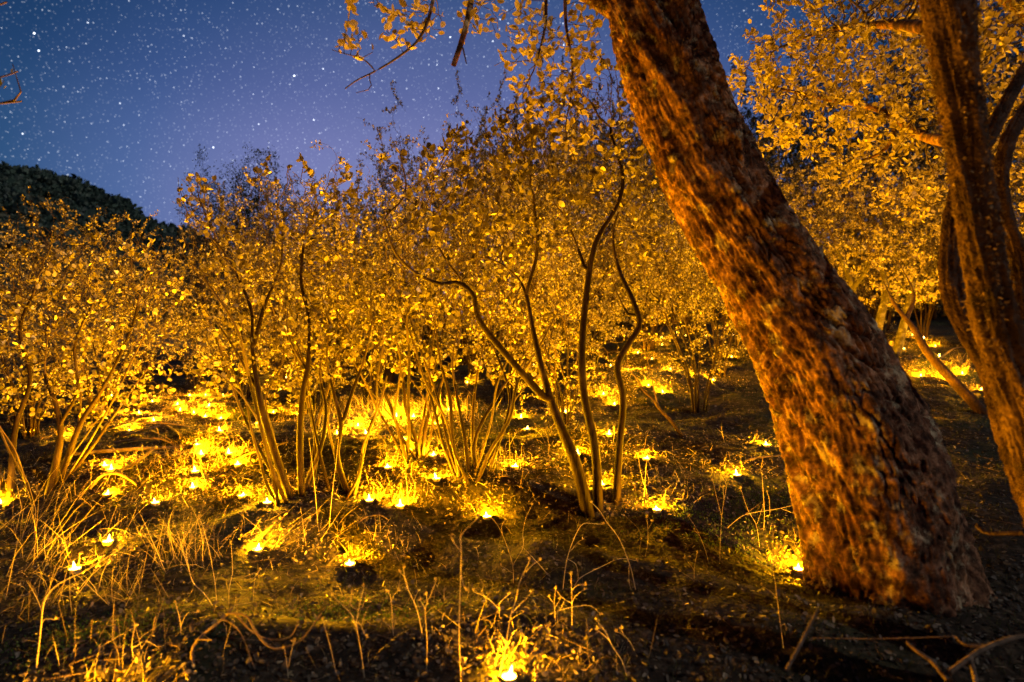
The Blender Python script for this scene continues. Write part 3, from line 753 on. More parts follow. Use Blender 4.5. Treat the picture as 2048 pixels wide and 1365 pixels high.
# ------------------------------------------------------------------ the shrubs one can trace stem by stem
def hero(name, label, cat, base_px, stems, blobs, natt, seed, leafn, leafL, wr=0.72, keepf=0.8, step=0.045, singles=0, leafmat='leaf_big', bark='bark_red', maxn=4200, hi=True, up=0.2, thick=0.006, maxtips=1.5, group=None, rs=1.0, extra=0, clump=0.095):
    b = ground_at(*base_px) if len(base_px) == 2 else np.array(base_px)
    Yb = b[1]
    root = thing(name, label, cat, b, group)
    rng = np.random.default_rng(seed); w = Woody()
    for s in stems:
        pts = [P(x, y, Yb + d) for x, y, d in s['p']]
        if not s.get('join'):
            foot = pts[0].copy(); foot[2] = height(foot[0], foot[1]) - 0.04
            if pts[0][2] < foot[2] + 0.25: pts[0] = foot
        w.add(pts, tuple(v * rs for v in s['r']) + (0.0022,), 0.03, s.get('join', False))
    for i in range(extra):      # the many thin shoots of an old shrub
        a = rng.uniform(0, 6.283); x = b[0] + math.cos(a) * 0.10 * rng.random(); y = b[1] + math.sin(a) * 0.10 * rng.random()
        q = np.array([x, y, height(x, y) - 0.03]); pts = [q]; hd = np.array([math.cos(a), math.sin(a) * 0.6, 0]); H = rng.uniform(0.55, 1.05)
        for k in range(5):
            hd = unit(hd + rng.normal(size=3) * 0.5 * np.array([1, 0.6, 0])); q = q + hd * H * rng.uniform(0.05, 0.13) + np.array([0, 0, H * 0.2]); pts.append(q)
        r1 = rng.uniform(0.006, 0.011); w.add(pts, (r1, r1 * 0.7, r1 * 0.35), 0.03)
    w.grow(in_ellipsoids([(x, y, Yb + d, rx, ry, rd) for x, y, d, rx, ry, rd in blobs], natt, rng), step, 0.32, step * 1.1, rng, up, 0.3, 70, maxn)
    w.finish(0.0012, 2.35)
    w.build(root, M[bark], M['bark_twig'], thick)
    pos, ax = w.leaf_sites(leafn, rng, maxtips, 0.02, 0.55, 0.9)
    k = (rng.random(len(pos)) < min(1.0, keepf * 1.35)) & clumped(pos, clump, 0.58, rng); pos, ax = pos[k] - b, ax[k]
    L = leafL * np.where(rng.random(len(pos)) < 0.25, rng.uniform(0.35, 0.65, len(pos)), rng.uniform(0.7, 1.25, len(pos))); fr = leaf_frames(ax, rng)
    sel = np.zeros(len(pos), bool)
    if singles:
        sz = L / (pos[:, 1] + b[1]); wp = pos + b
        px = 1024 + wp[:, 0] / wp[:, 1] * F; py = 682.5 - (wp[:, 2] - CAMZ) / wp[:, 1] * F
        sz = np.where((px > -5) & (px < 2053) & (py > -5), sz, 0)
        sel[np.argsort(-sz)[:singles]] = True
        leaf_objects(leafmat, wr, M[leafmat], pos[sel], [f[sel] for f in fr], L[sel], root)
    link('foliage', leaves_mesh('foliage', pos[~sel], [f[~sel] for f in fr], L[~sel], wr, hi), M[leafmat], root, True)
    print(label[:40], 'depth %.2f' % Yb, 'nodes', len(w.p), 'leaves', len(pos))
    return root
S = lambda p, r, join=False: {'p': p, 'r': r, 'join': join}
hero('manzanita_shrub', 'tall shrub with three bare curving stems standing in the middle', 'shrub', (1195, 1030),
     [S([(1180, 1030, 0), (1152, 930, 0), (1112, 830, 0.02), (1088, 755, 0.03), (1068, 670, 0.03), (1052, 590, 0.05), (1030, 550, 0.08), (985, 520, 0.1), (940, 517, 0.1)], (0.05, 0.047, 0.042, 0.032, 0.026, 0.02, 0.012, 0.006)),
      S([(1092, 800, 0.02), (1040, 742, -0.05), (1000, 695, -0.1), (958, 640, -0.16), (946, 590, -0.2), (915, 566, -0.24), (878, 568, -0.28), (830, 545, -0.35), (790, 505, -0.42), (768, 440, -0.48)], (0.03, 0.026, 0.024, 0.02, 0.016, 0.012, 0.007), True),
      S([(1197, 1025, 0.03), (1190, 900, 0.05), (1168, 790, 0.06), (1164, 700, 0.06), (1172, 600, 0.05), (1190, 490, 0.03), (1235, 410, 0.0), (1245, 350, -0.02), (1222, 270, -0.05)], (0.042, 0.036, 0.032, 0.03, 0.028, 0.024, 0.018, 0.008)),
      S([(1172, 545, 0.05), (1150, 480, 0.1), (1128, 430, 0.12)], (0.014, 0.008), True),
      S([(1176, 610, 0.05), (1215, 550, 0.0), (1250, 480, -0.05)], (0.008, 0.004), True),
      S([(1232, 1015, 0.06), (1238, 900, 0.08), (1246, 800, 0.1), (1234, 735, 0.1), (1256, 690, 0.1), (1279, 650, 0.1), (1265, 600, 0.1), (1238, 540, 0.12), (1226, 470, 0.14), (1245, 400, 0.16)], (0.034, 0.03, 0.027, 0.026, 0.026, 0.024, 0.02, 0.016, 0.008)),
      S([(1262, 640, 0.1), (1240, 600, 0.14), (1225, 560, 0.18)], (0.012, 0.006), True),
      S([(946, 590, -0.2), (880, 500, -0.1), (860, 420, -0.1)], (0.010, 0.005), True),
      S([(1052, 590, 0.05), (1075, 500, 0.0), (1068, 410, -0.1)], (0.016, 0.007), True)],
     [(815, 330, -0.5, 72, 62, 0.14), (870, 430, -0.4, 85, 85, 0.2), (960, 390, -0.15, 95, 95, 0.3), (1060, 340, 0.0, 100, 100, 0.3), (1160, 320, 0.0, 90, 110, 0.3), (1215, 225, 0.0, 75, 90, 0.25), (1120, 215, 0.0, 75, 70, 0.22), (1030, 260, -0.05, 70, 65, 0.22), (920, 300, -0.2, 60, 60, 0.18), (1180, 160, 0.0, 60, 60, 0.2), (1040, 470, 0.1, 120, 70, 0.3), (1270, 330, 0.1, 60, 110, 0.2), (830, 590, -0.35, 40, 35, 0.1), (890, 650, -0.3, 30, 25, 0.08), (1290, 480, 0.25, 50, 60, 0.2)],
     2400, 101, 7, 0.028, 0.78, 0.56, 0.042, 260, maxn=8500, rs=0.62, extra=0)
hero('manzanita_shrub', 'upright leafy shrub with several dark stems left of centre', 'shrub', (592, 1000),
     [S([(585, 1000, 0), (548, 900, 0), (520, 800, 0), (505, 700, 0.02), (502, 620, 0.04), (470, 540, 0.06)], (0.034, 0.03, 0.026, 0.022, 0.014, 0.007)),
      S([(506, 700, 0.02), (530, 610, 0.0), (560, 540, 0.0), (565, 470, 0.0)], (0.018, 0.014, 0.007), True),
      S([(515, 780, 0), (470, 700, 0.05), (430, 640, 0.1)], (0.012, 0.006), True),
      S([(605, 998, 0.03), (600, 900, 0.04), (604, 800, 0.04), (616, 730, 0.04), (618, 640, 0.04), (602, 560, 0.02), (610, 470, 0.0)], (0.028, 0.026, 0.024, 0.022, 0.018, 0.013, 0.007)),
      S([(612, 740, 0.04), (580, 680, 0.02), (570, 620, 0.0)], (0.010, 0.006), True),
      S([(560, 985, -0.05), (530, 880, -0.1), (490, 800, -0.15), (430, 740, -0.2)], (0.016, 0.013, 0.010, 0.005)),
      S([(598, 1000, 0.06), (640, 900, 0.1), (652, 820, 0.12), (640, 740, 0.15), (665, 660, 0.15)], (0.022, 0.018, 0.014, 0.008))],
     [(395, 400, 0.0, 42, 66, 0.2), (395, 380, 0.0, 34, 45, 0.2), (535, 375, -0.1, 24, 62, 0.2), (600, 355, -0.15, 28, 52, 0.2), (690, 375, -0.2, 44, 48, 0.2), (425, 500, 0.0, 62, 85, 0.2), (535, 385, -0.1, 22, 70, 0.1), (600, 365, -0.15, 26, 58, 0.1), (690, 385, -0.2, 46, 52, 0.14), (650, 400, -0.15, 50, 40, 0.12), (640, 480, -0.1, 105, 70, 0.25), (520, 560, 0.0, 110, 65, 0.25), (680, 570, 0.0, 70, 75, 0.25), (450, 650, 0.05, 60, 70, 0.2), (590, 660, 0.1, 90, 60, 0.2), (490, 735, 0.1, 90, 60, 0.2), (660, 710, 0.1, 70, 60, 0.2), (430, 760, 0.1, 50, 45, 0.15), (580, 770, 0.2, 60, 45, 0.15)],
     2000, 102, 7, 0.025, 0.76, 0.58, 0.042, 200, maxn=8500, rs=0.62, extra=6)
hero('manzanita_shrub', 'dense leafy shrub with sprawling dark stems at the left edge', 'shrub', (95, 985),
     [S([(95, 985, 0), (120, 880, 0), (112, 810, 0), (90, 750, 0.02), (95, 670, 0.02)], (0.032, 0.028, 0.024, 0.018, 0.008)),
      S([(110, 970, 0.04), (160, 850, 0.05), (210, 770, 0.05), (262, 660, 0.02), (280, 590, 0.0)], (0.028, 0.024, 0.018, 0.012, 0.006)),
      S([(20, 965, 0.0), (30, 860, 0.0), (60, 760, 0.0), (40, 660, 0.0), (70, 580, 0.0)], (0.028, 0.024, 0.02, 0.014, 0.007)),
      S([(5, 960, 0.05), (-40, 850, 0.1), (-60, 740, 0.1)], (0.024, 0.018, 0.01)),
      S([(120, 990, 0.08), (180, 900, 0.12), (250, 800, 0.15), (300, 730, 0.2)], (0.020, 0.015, 0.010, 0.005)),
      S([(120, 850, 0.0), (155, 780, -0.05), (150, 690, -0.08), (190, 600, -0.1)], (0.014, 0.010, 0.006), True)],
     [(50, 560, 0.0, 90, 80, 0.25), (115, 500, -0.05, 50, 55, 0.15), (175, 560, -0.05, 90, 70, 0.25), (280, 540, 0.1, 75, 70, 0.25), (345, 570, 0.25, 45, 60, 0.15), (100, 660, 0.0, 120, 70, 0.3), (270, 660, 0.1, 90, 60, 0.25), (-60, 620, 0.0, 100, 110, 0.3), (240, 490, 0.2, 50, 35, 0.15), (150, 765, 0.1, 130, 60, 0.25), (290, 765, 0.15, 75, 60, 0.2), (40, 800, 0.1, 70, 50, 0.2), (220, 825, 0.25, 60, 40, 0.2)],
     2000, 103, 7, 0.025, 0.74, 0.58, 0.042, 160, maxn=8500, rs=0.66, extra=5)
hero('young_shrub', 'slender forked shrub just right of the upright leafy shrub', 'shrub', (692, 985),
     [S([(700, 985, 0), (674, 915, 0), (682, 850, 0), (668, 790, 0.02), (654, 720, 0.02), (660, 650, 0.0)], (0.020, 0.018, 0.015, 0.011, 0.006)),
      S([(684, 850, 0), (706, 780, 0.05), (728, 720, 0.08), (745, 640, 0.1)], (0.013, 0.010, 0.005), True)],
     [(650, 600, 0.0, 45, 60, 0.15), (740, 600, 0.1, 55, 70, 0.2), (700, 680, 0.05, 50, 40, 0.15)], 340, 104, 6, 0.028, 0.74, 0.8, 0.042, 0, maxn=2000, rs=0.8, extra=4)
hero('young_shrub', 'wispy shrub whose thin stems split low behind the candle row', 'shrub', (840, 918),
     [S([(838, 918, 0), (832, 880, 0), (812, 820, 0), (806, 760, 0), (790, 690, 0.05)], (0.018, 0.015, 0.012, 0.007)),
      S([(842, 918, 0.02), (850, 860, 0.02), (862, 800, 0.02), (858, 740, 0.02), (870, 660, 0.05)], (0.018, 0.015, 0.011, 0.007)),
      S([(834, 890, 0), (780, 830, -0.05), (740, 780, -0.1)], (0.009, 0.005), True)],
     [(800, 620, 0.1, 75, 70, 0.3), (870, 600, 0.1, 75, 80, 0.3), (760, 730, 0.0, 55, 55, 0.2), (850, 740, 0.2, 50, 50, 0.2)], 560, 105, 6, 0.028, 0.72, 0.8, 0.05, 0, maxn=2800, rs=0.8, extra=6)
hero('young_shrub', 'fan-shaped many-stemmed shrub in front of the middle thicket', 'shrub', (945, 948),
     [S([(925, 948, 0), (905, 880, 0), (900, 800, 0), (880, 720, 0), (870, 640, 0.05)], (0.020, 0.016, 0.013, 0.008)),
      S([(940, 950, 0.02), (930, 880, 0.03), (915, 800, 0.05), (905, 720, 0.08), (920, 640, 0.1)], (0.018, 0.014, 0.011, 0.006)),
      S([(955, 948, 0.03), (950, 880, 0.05), (990, 800, 0.08), (1030, 740, 0.1), (1060, 690, 0.1)], (0.020, 0.016, 0.012, 0.006)),
      S([(948, 948, 0.08), (945, 860, 0.1), (950, 780, 0.12), (965, 700, 0.15), (985, 630, 0.15)], (0.018, 0.014, 0.010, 0.006)),
      S([(930, 948, 0.1), (880, 880, 0.15), (850, 800, 0.2), (800, 730, 0.25)], (0.014, 0.010, 0.005)),
      S([(965, 945, 0.1), (1005, 870, 0.15), (1030, 800, 0.2), (1085, 740, 0.25)], (0.014, 0.010, 0.005))],
     [(880, 580, 0.1, 80, 70, 0.3), (980, 570, 0.15, 90, 70, 0.3), (1070, 640, 0.15, 60, 55, 0.25), (800, 700, 0.2, 55, 55, 0.25), (940, 730, 0.3, 70, 50, 0.25), (1060, 740, 0.3, 45, 45, 0.2)], 700, 106, 6, 0.028, 0.72, 0.8, 0.05, 0, maxn=3600, rs=0.7, extra=6)
hero('slope_oak', 'bright yellow-lit oak with small leaves behind the leaning trunk', 'tree', (3.34, 6.3, float(height(3.34, 6.3))),
     [S([(1700, 700, 0), (1690, 640, 0), (1705, 580, 0), (1680, 510, 0), (1650, 440, 0)], (0.06, 0.05, 0.04, 0.03, 0.012)),
      S([(1740, 700, 0.1), (1760, 640, 0.1), (1772, 580, 0.1), (1760, 500, 0.1), (1790, 430, 0.1)], (0.05, 0.045, 0.035, 0.025, 0.012)),
      S([(1790, 705, 0.0), (1810, 640, 0.0), (1830, 560, 0.0), (1870, 500, 0.0)], (0.045, 0.04, 0.03, 0.012)),
      S([(1705, 580, 0), (1740, 520, -0.2), (1720, 440, -0.3)], (0.025, 0.012), True)],
     [(1600, 430, 0, 85, 80, 0.8), (1690, 400, 0, 110, 90, 0.9), (1800, 440, 0, 100, 110, 0.9), (1660, 520, 0, 110, 60, 0.8), (1790, 560, 0, 110, 60, 0.8), (1870, 380, 0, 60, 120, 0.8), (1560, 360, 0.3, 50, 40, 0.4)],
     2600, 107, 6, 0.034, 0.62, 0.85, 0.075, 0, 'leaf_oak', 'bark_mossy', 7000, False, 0.05, 0.012, 2.5)
hero('leaning_oak_sapling', 'pale mossy leaning stem crossing between the two oak trunks', 'tree', (1975, 828),
     [S([(1978, 828, 0), (1905, 760, 0.15), (1855, 705, 0.25), (1826, 655, 0.35), (1790, 610, 0.45), (1765, 560, 0.5)], (0.040, 0.037, 0.034, 0.030, 0.022, 0.014)),
      S([(1812, 640, 0.4), (1828, 590, 0.45), (1800, 530, 0.5)], (0.02, 0.01), True)],
     [(1760, 500, 0.6, 60, 50, 0.3), (1810, 480, 0.6, 50, 40, 0.3)], 160, 108, 4, 0.032, 0.62, 0.8, 0.07, 0, 'leaf_mid', 'bark_dark', 900, False, 0.1, 0.010, 2.5)
hero('leaning_dead_stem', 'thin bare stem leaning left across the right-hand candles', 'dead tree', (1374, 876),
     [S([(1374, 876, 0), (1352, 856, 0.0), (1338, 838, 0.02), (1318, 818, 0.0), (1304, 796, 0.0), (1288, 783, 0.03), (1272, 756, 0.02), (1258, 738, 0.02), (1254, 712, 0.05)], (0.012, 0.011, 0.011, 0.009, 0.008, 0.006, 0.003)),
      S([(1318, 818, 0), (1308, 780, 0.05), (1300, 740, 0.1), (1288, 700, 0.1)], (0.006, 0.003), True)],
     [(1270, 690, 0.05, 25, 25, 0.1), (1285, 660, 0.1, 25, 25, 0.1)], 40, 109, 1, 0.03, 0.7, 0.4, 0.05, 0, 'leaf_mid', 'bark_red', 260)

hero('bare_tree', 'dark bare twigs reaching in from the left edge high against the sky', 'tree', (-1.98, 1.75, float(height(-1.98, 1.75))),
     [S([(-395, 1420, 0), (-400, 1000, 0), (-370, 700, 0.02), (-385, 400, 0.0), (-360, 150, 0.0), (-330, -100, 0)], (0.06, 0.05, 0.045, 0.035, 0.02)),
      S([(-380, 330, 0), (-250, 270, 0.05), (-140, 235, 0.05), (-50, 212, 0.05), (12, 206, 0.05), (44, 203, 0.05)], (0.016, 0.010, 0.006, 0.004), True),
      S([(8, 206, 0.05), (30, 200, 0.05), (42, 184, 0.05)], (0.003, 0.002), True),
      S([(-365, 200, 0), (-220, 190, -0.05), (-90, 175, -0.05), (-10, 158, -0.05), (36, 143, -0.05)], (0.012, 0.008, 0.004), True),
      S([(-350, 80, 0), (-200, 60, -0.05), (-60, 30, -0.05), (14, 4, -0.05)], (0.012, 0.008, 0.004), True)],
     [(-120, 120, 0.0, 110, 110, 0.25), (-300, -60, 0.0, 150, 110, 0.3)], 120, 110, 2, 0.03, 0.7, 0.2, 0.06, 0, 'leaf_dark', 'bark_red', 700)

# ------------------------------------------------------------------ thicket shrubs, one model of each habit and copies of it
def variant(name, seed, h, nst, spread, natt, leafn, leafL, leafmat, low=0.42, jit=0.04, wr=0.7, step=0.07, maxn=2600, bark='bark_red', r0=0.0135, thick=0.0065, label='', cat='shrub', tips=2.5, keepc=0.62):
    rng = np.random.default_rng(seed); root = thing(name, label, cat); w = Woody()
    for i in range(nst):
        a = 2 * math.pi * (i + rng.random() * 0.7) / nst; d = np.array([math.cos(a), math.sin(a), 0])
        b = d * 0.05 * h * rng.random(); pts = [b + np.array([0, 0, -0.05 * h])]
        q = b.copy(); hd = d.copy()
        for k in range(5):
            hd = unit(hd + rng.normal(size=3) * 0.45 * np.array([1, 1, 0]))
            q = q + hd * spread * h * 0.075 * (0.6 + 0.25 * k) + np.array([0, 0, h * rng.uniform(0.08, 0.125)]); pts.append(q.copy())
        w.add(pts, (r0 * rng.uniform(0.7, 1.1), r0 * 0.55, r0 * 0.25), 0.05)
    n = natt; u = unit(rng.normal(size=(n, 3))) * rng.random((n, 1)) ** (1 / 2.4)
    u = u * np.array([spread, spread, (1 - low) / 2]) * h + np.array([0, 0, h * (1 + low) / 2])
    lobes = np.array([[rng.uniform(-1, 1) * spread * h * 0.7, rng.uniform(-1, 1) * spread * h * 0.7, h * rng.uniform(0.75, 1.02)] for _ in range(9)])
    nl = int(n * 0.6); u[:nl] = lobes[rng.integers(0, 9, nl)] + rng.normal(size=(nl, 3)) * np.array([0.075, 0.075, 0.16]) * h - np.array([0, 0, 0.08 * h])
    w.grow(u, step * h / 2, 0.25 * h, step * h / 2 * 1.1, rng, 0.2, 0.3, 60, maxn)
    w.finish(0.0013 * h / 2, 2.35)
    w.build(root, M[bark], M['bark_twig'], thick, 7, 3)
    pos, ax = w.leaf_sites(leafn, rng, tips, jit, 0.5, 0.9)
    k = clumped(pos, 0.065 * h, keepc, rng); pos, ax = pos[k], ax[k]
    link('foliage', leaves_mesh('foliage', pos, leaf_frames(ax, rng), leafL * rng.uniform(0.6, 1.2, len(pos)), wr, False), M[leafmat], root, True)
    print(name, 'nodes', len(w.p), 'leaves', len(pos))
    return root
protos = {}
protos['a'] = variant('thicket_shrub', 201, 2.0, 9, 0.40, 1150, 7, 0.025, 'leaf_mid', 0.14, step=0.056, maxn=4600)
protos['b'] = variant('thicket_shrub', 202, 2.0, 11, 0.46, 1250, 7, 0.025, 'leaf_mid', 0.05, step=0.056, maxn=4800)
protos['c'] = variant('thicket_shrub', 203, 2.0, 8, 0.34, 1100, 7, 0.026, 'leaf_mid', 0.18, step=0.056, maxn=4600)
protos['d'] = variant('thicket_shrub', 204, 2.0, 12, 0.44, 1250, 7, 0.025, 'leaf_mid', 0.0, step=0.056, maxn=4800)
protos['e'] = variant('back_shrub', 207, 2.0, 7, 0.52, 1700, 8, 0.030, 'leaf_mid', -0.08, step=0.058, maxn=5600)
protos['t'] = variant('dark_tree', 205, 8.0, 1, 0.30, 1900, 10, 0.10, 'leaf_dark', 0.12, 0.6, 0.6, 0.055, 5600, 'bark_mossy', 0.13, 0.03, '', 'tree', 3.5, 0.9)
protos['u'] = variant('dark_tree', 206, 8.0, 1, 0.15, 1700, 10, 0.10, 'leaf_dark', 0.10, 0.5, 0.6, 0.05, 5200, 'bark_mossy', 0.12, 0.03, '', 'tree', 3.5, 0.9)
used = set()
def place(kind, px, py, Y, scale, label, group, rz=None, wide=1.0):
    """Y None: stand it where the sight line meets the ground."""
    if Y is None: b = ground_at(px, py)
    else: x = (px - 1024.0) / F * Y; b = np.array([x, Y, float(height(x, Y))])
    rz = (px * 0.37) % 6.28 if rz is None else rz
    if kind in used: return dup(protos[kind], label, b, rz, (scale * wide, scale * wide, scale), group)
    used.add(kind); o = protos[kind]; o.location = tuple(float(v) for v in b); o.rotation_euler = (0, 0, rz); o.scale = (scale * wide, scale * wide, scale)
    o['label'] = label; o['group'] = group
    return o
G = 'shrubs of the thicket'
for a in [
    ('d', 1130, 890, 4.3, 0.62, 'low twiggy shrub between the curving stems and the far candles'),
    ('a', 1395, 824, None, 0.80, 'many-stemmed shrub right of the leaning dead stem'),
    ('c', 1445, 800, 6.0, 0.85, 'thin-stemmed shrub beside the leaning oak, above the candles'),
    ('b', 1015, 850, 5.6, 0.92, 'bushy shrub directly behind the fan-shaped one'),
    ('a', 740, 850, 5.2, 0.85, 'leafy shrub behind the slender forked shrub'),
    ('d', 640, 840, 5.4, 0.85, 'twiggy shrub seen through the upright shrub'),
    ('b', 480, 800, 6.2, 0.80, 'shrub at the right end of the candle clearing'),
    ('c', 395, 800, 6.8, 0.42, 'small glowing bush at the back of the candle clearing'),
    ('b', 190, 850, 5.2, 0.72, 'shrub behind the left edge shrub, nearest the fallen logs'),
    ('d', 60, 850, 5.0, 0.78, 'thick shrub filling the far left behind the dark stems'),
    ('a', 290, 800, 7.2, 0.78, 'shrub at the back left of the candle clearing'),
    ('a', 860, 800, 6.8, 1.02, 'round leafy shrub in the middle of the thicket'),
    ('c', 950, 800, 7.6, 1.15, 'tall shrub behind the fan-shaped one'),
    ('b', 1090, 800, 6.8, 1.08, 'wide shrub behind the left curving stem'),
    ('d', 1180, 770, 7.4, 1.10, 'dense shrub seen between the curving stems'),
    ('a', 1300, 740, 8.0, 1.05, 'shrub above the candles right of the curving stems'),
    ('b', 1380, 720, 9.0, 1.10, 'shrub among the highest candles on the slope'),
    ('c', 1470, 720, 8.0, 1.05, 'slim shrub touching the leaning trunk on its left'),
    ('d', 560, 790, 8.0, 0.95, 'shrub behind the stems of the upright shrub'),
    ('a', 680, 790, 8.4, 1.05, 'shrub in the thicket above the slender forked shrub'),
    ('c', 780, 790, 8.8, 1.12, 'tall shrub in the thicket left of the middle'),
    ('b', 1580, 740, 7.0, 0.85, 'shrub hidden mostly behind the leaning trunk'),
    ('c', 1850, 720, 8.5, 0.95, 'stemmy shrub seen between the two oaks'),
    ('a', 1940, 700, 8.0, 1.00, 'shrub just left of the blurred oak trunk'),
    ('d', 1760, 720, 9.5, 1.05, 'shrub under the bright yellow oak'),
    ('b', 2040, 700, 7.5, 1.20, 'shrub at the far right behind the blurred oak'),
]: place(*a[:5], a[5], G)
G = 'back row of the thicket'
back = [(-30, 9.0, .90), (120, 9.5, .85), (230, 10, .85), (440, 10.5, 1.0), (520, 11, 1.2), (610, 10.5, 1.25), (720, 11, 1.35), (830, 10.5, 1.5), (930, 11, 1.65), (1030, 10.5, 1.6), (1130, 11, 1.65), (1230, 11, 1.55), (1340, 12, 1.6), (1430, 12.5, 1.6), (1530, 12, 1.5), (1640, 13, 1.5), (1750, 13, 1.6), (1860, 12.5, 1.7), (1980, 12, 1.8)]
ordn = ['leftmost', 'second', 'third', 'fourth', 'fifth', 'sixth', 'seventh', 'eighth', 'ninth', 'tenth', 'eleventh', 'twelfth', 'thirteenth', 'fourteenth', 'fifteenth', 'sixteenth', 'seventeenth', 'eighteenth', 'rightmost']
for i, (px, Y, s) in enumerate(back):
    lab = ('%s shrub of the back row behind the thicket' % ordn[i]) if i in (0, len(back) - 1) else ('%s shrub from the left in the row behind the thicket' % ordn[i])
    place('ebed'[i % 4], px, 0, Y, s, lab, G)
G = 'last shrubs before the dark'
for i, px in enumerate((560, 700, 850, 990, 1140, 1290, 1430, 1570, 1710, 1850, 1990)):
    place('e', px, 0, 15.5 + (i % 3), 1.7 + 0.08 * i, 'dim shrub number %s from the left in the farthest row' % ['one', 'two', 'three', 'four', 'five', 'six', 'seven', 'eight', 'nine', 'ten', 'eleven'][i], G)
G = 'low bushes closing the horizon'
for i, (px, Y) in enumerate(((1240, 13), (1320, 14), (1680, 14), (1770, 13), (1850, 14), (1930, 13.5), (2010, 13), (2080, 14))):
    place('e', px, 0, Y, 1.0, 'low bush at the far edge of the slope, %s from the left' % ['first', 'second', 'third', 'fourth', 'fifth', 'sixth', 'seventh', 'eighth'][i], G)
G = 'dark trees beyond the candlelight'
for a in [('t', 445, 0, 17, .56, 'dark round-topped tree behind the upright shrub, against the sky', 0.75), ('u', 515, 0, 17, .57, 'narrow dark tree rising against the sky beside a rounder one', 0.9),
          ('e', 870, 0, 12, 1.75, 'tall dim tree topping the middle of the thicket', 0.7), ('e', 1030, 0, 11.5, 1.85, 'dim tree whose top meets the hanging oak leaves', 0.75), ('e', 1180, 0, 12, 2.05, 'dim tree behind the top of the three-stemmed shrub', 0.75), ('e', 1290, 0, 12.5, 2.2, 'dim tree seen just left of the leaning trunk', 0.75),
          ('t', 1580, 0, 15, .60, 'dark evergreen showing beside the leaning trunk', 0.9), ('u', 735, 0, 18, .42, 'low dark tree on the skyline left of the middle', 1.3), ('t', 1900, 0, 17, .85, 'dark tree behind the blurred oak', 0.9), ('t', 380, 0, 21, .34, 'low dark tree at the foot of the hill', 1.3)]:
    place(a[0], a[1], a[2], a[3], a[4], a[5], G, None, a[6])
# ------------------------------------------------------------------ candles
def lathe(name, prof, k, mat, smooth_=True):
    prof = np.array(prof); an = np.arange(k) * 2 * math.pi / k
    V = np.stack([prof[:, 0][:, None] * np.cos(an), prof[:, 0][:, None] * np.sin(an), np.repeat(prof[:, 1][:, None], k, 1)], -1).reshape(-1, 3)
    n = len(prof); i = np.arange(n * k).reshape(n, k); j = np.roll(i, -1, 1)
    Fc = np.stack([i[:-1], j[:-1], j[1:], i[1:]], -1).reshape(-1, 4)
    me = np_mesh(name, V, Fc, smooth_); me.materials.append(mat); return me
RIM = 0.010
cup_me = lathe('cup', [(0.0, -0.004), (0.0185, -0.005), (0.0190, -0.003), (0.0195, RIM - 0.001), (0.0202, RIM), (0.0193, RIM + 0.0004), (0.0187, RIM - 0.002), (0.0185, RIM - 0.006)], 20, M['cup'])
wax_me = lathe('wax', [(0.0187, RIM - 0.0035), (0.016, RIM - 0.0045), (0.008, RIM - 0.006), (0.0, RIM - 0.0065)], 20, M['wax'])
wick_me = lathe('wick', [(0.0009, RIM - 0.008), (0.0008, RIM - 0.004), (0.0, RIM - 0.003)], 5, M['wick'])
flame_me = lathe('flame', [(0.0, RIM - 0.006), (0.0035, RIM - 0.003), (0.0050, RIM + 0.002), (0.0054, RIM + 0.005), (0.0045, RIM + 0.010), (0.0026, RIM + 0.016), (0.0010, RIM + 0.021), (0.0, RIM + 0.024)], 10, M['flame'])
light_data = bpy.data.lights.new('candle_light', 'POINT')
light_data.energy = CANDLE_POWER; light_data.color = CANDLE_COLOR; light_data.shadow_soft_size = 0.005
CANDLES = []
def candle(pos, label):
    r = thing('candle', label, 'candle', pos, 'small candles set out on the slope')
    r.rotation_euler = (0, 0, (pos[0] * 7.1) % 6.28)
    link('cup', cup_me, None, r); link('wax', wax_me, None, r); link('wick', wick_me, None, r)
    f = link('flame', flame_me, None, r); f.scale = (1, 1, 0.75 + 0.5 * ((pos[0] * 13.7) % 1.0)); f.rotation_euler = (0.18 * math.sin(pos[0] * 31), 0.22 * math.sin(pos[1] * 43), 0)
    o = bpy.data.objects.new('candle_light', light_data); COL.objects.link(o); o.parent = r; o.location = (0, 0, RIM + 0.0022)
    CANDLES.append(np.array(pos))
for px, py, lab in cands:
    if lab: candle(ground_at(px, py, 0.030), lab)
# candles of the same field that stand outside the picture or deep in the thicket; their light shows in it
hidden = [(-1.02, 1.52), (-0.95, -0.45), (-1.0, -1.1), (-0.3, -1.3), (0.1, -1.0), (1.75, 2.9), (1.95, 3.3), (2.3, 3.9), (2.7, 4.6), (3.1, 5.2), (3.9, 5.6), (2.6, 5.4), (3.4, 6.0), (4.3, 6.3), (2.9, 6.7), (5.0, 5.4), (3.7, 7.3), (4.7, 7.5), (3.0, 7.8),
          (-4.6, 7.2), (-3.0, 8.3), (-1.6, 7.8), (-0.5, 7.0), (0.3, 8.6), (1.2, 7.6), (2.2, 9.2), (3.4, 8.4), (4.4, 9.8), (5.4, 8.2), (3.2, 6.6), (5.0, 6.6), (6.4, 10.0), (2.8, 11.2), (4.2, 12.0), (5.8, 12.4), (0.8, 10.4), (-1.0, 10.0), (-3.8, 10.0), (3.9, 5.2), (7.4, 8.8)]
seen_labels = {}
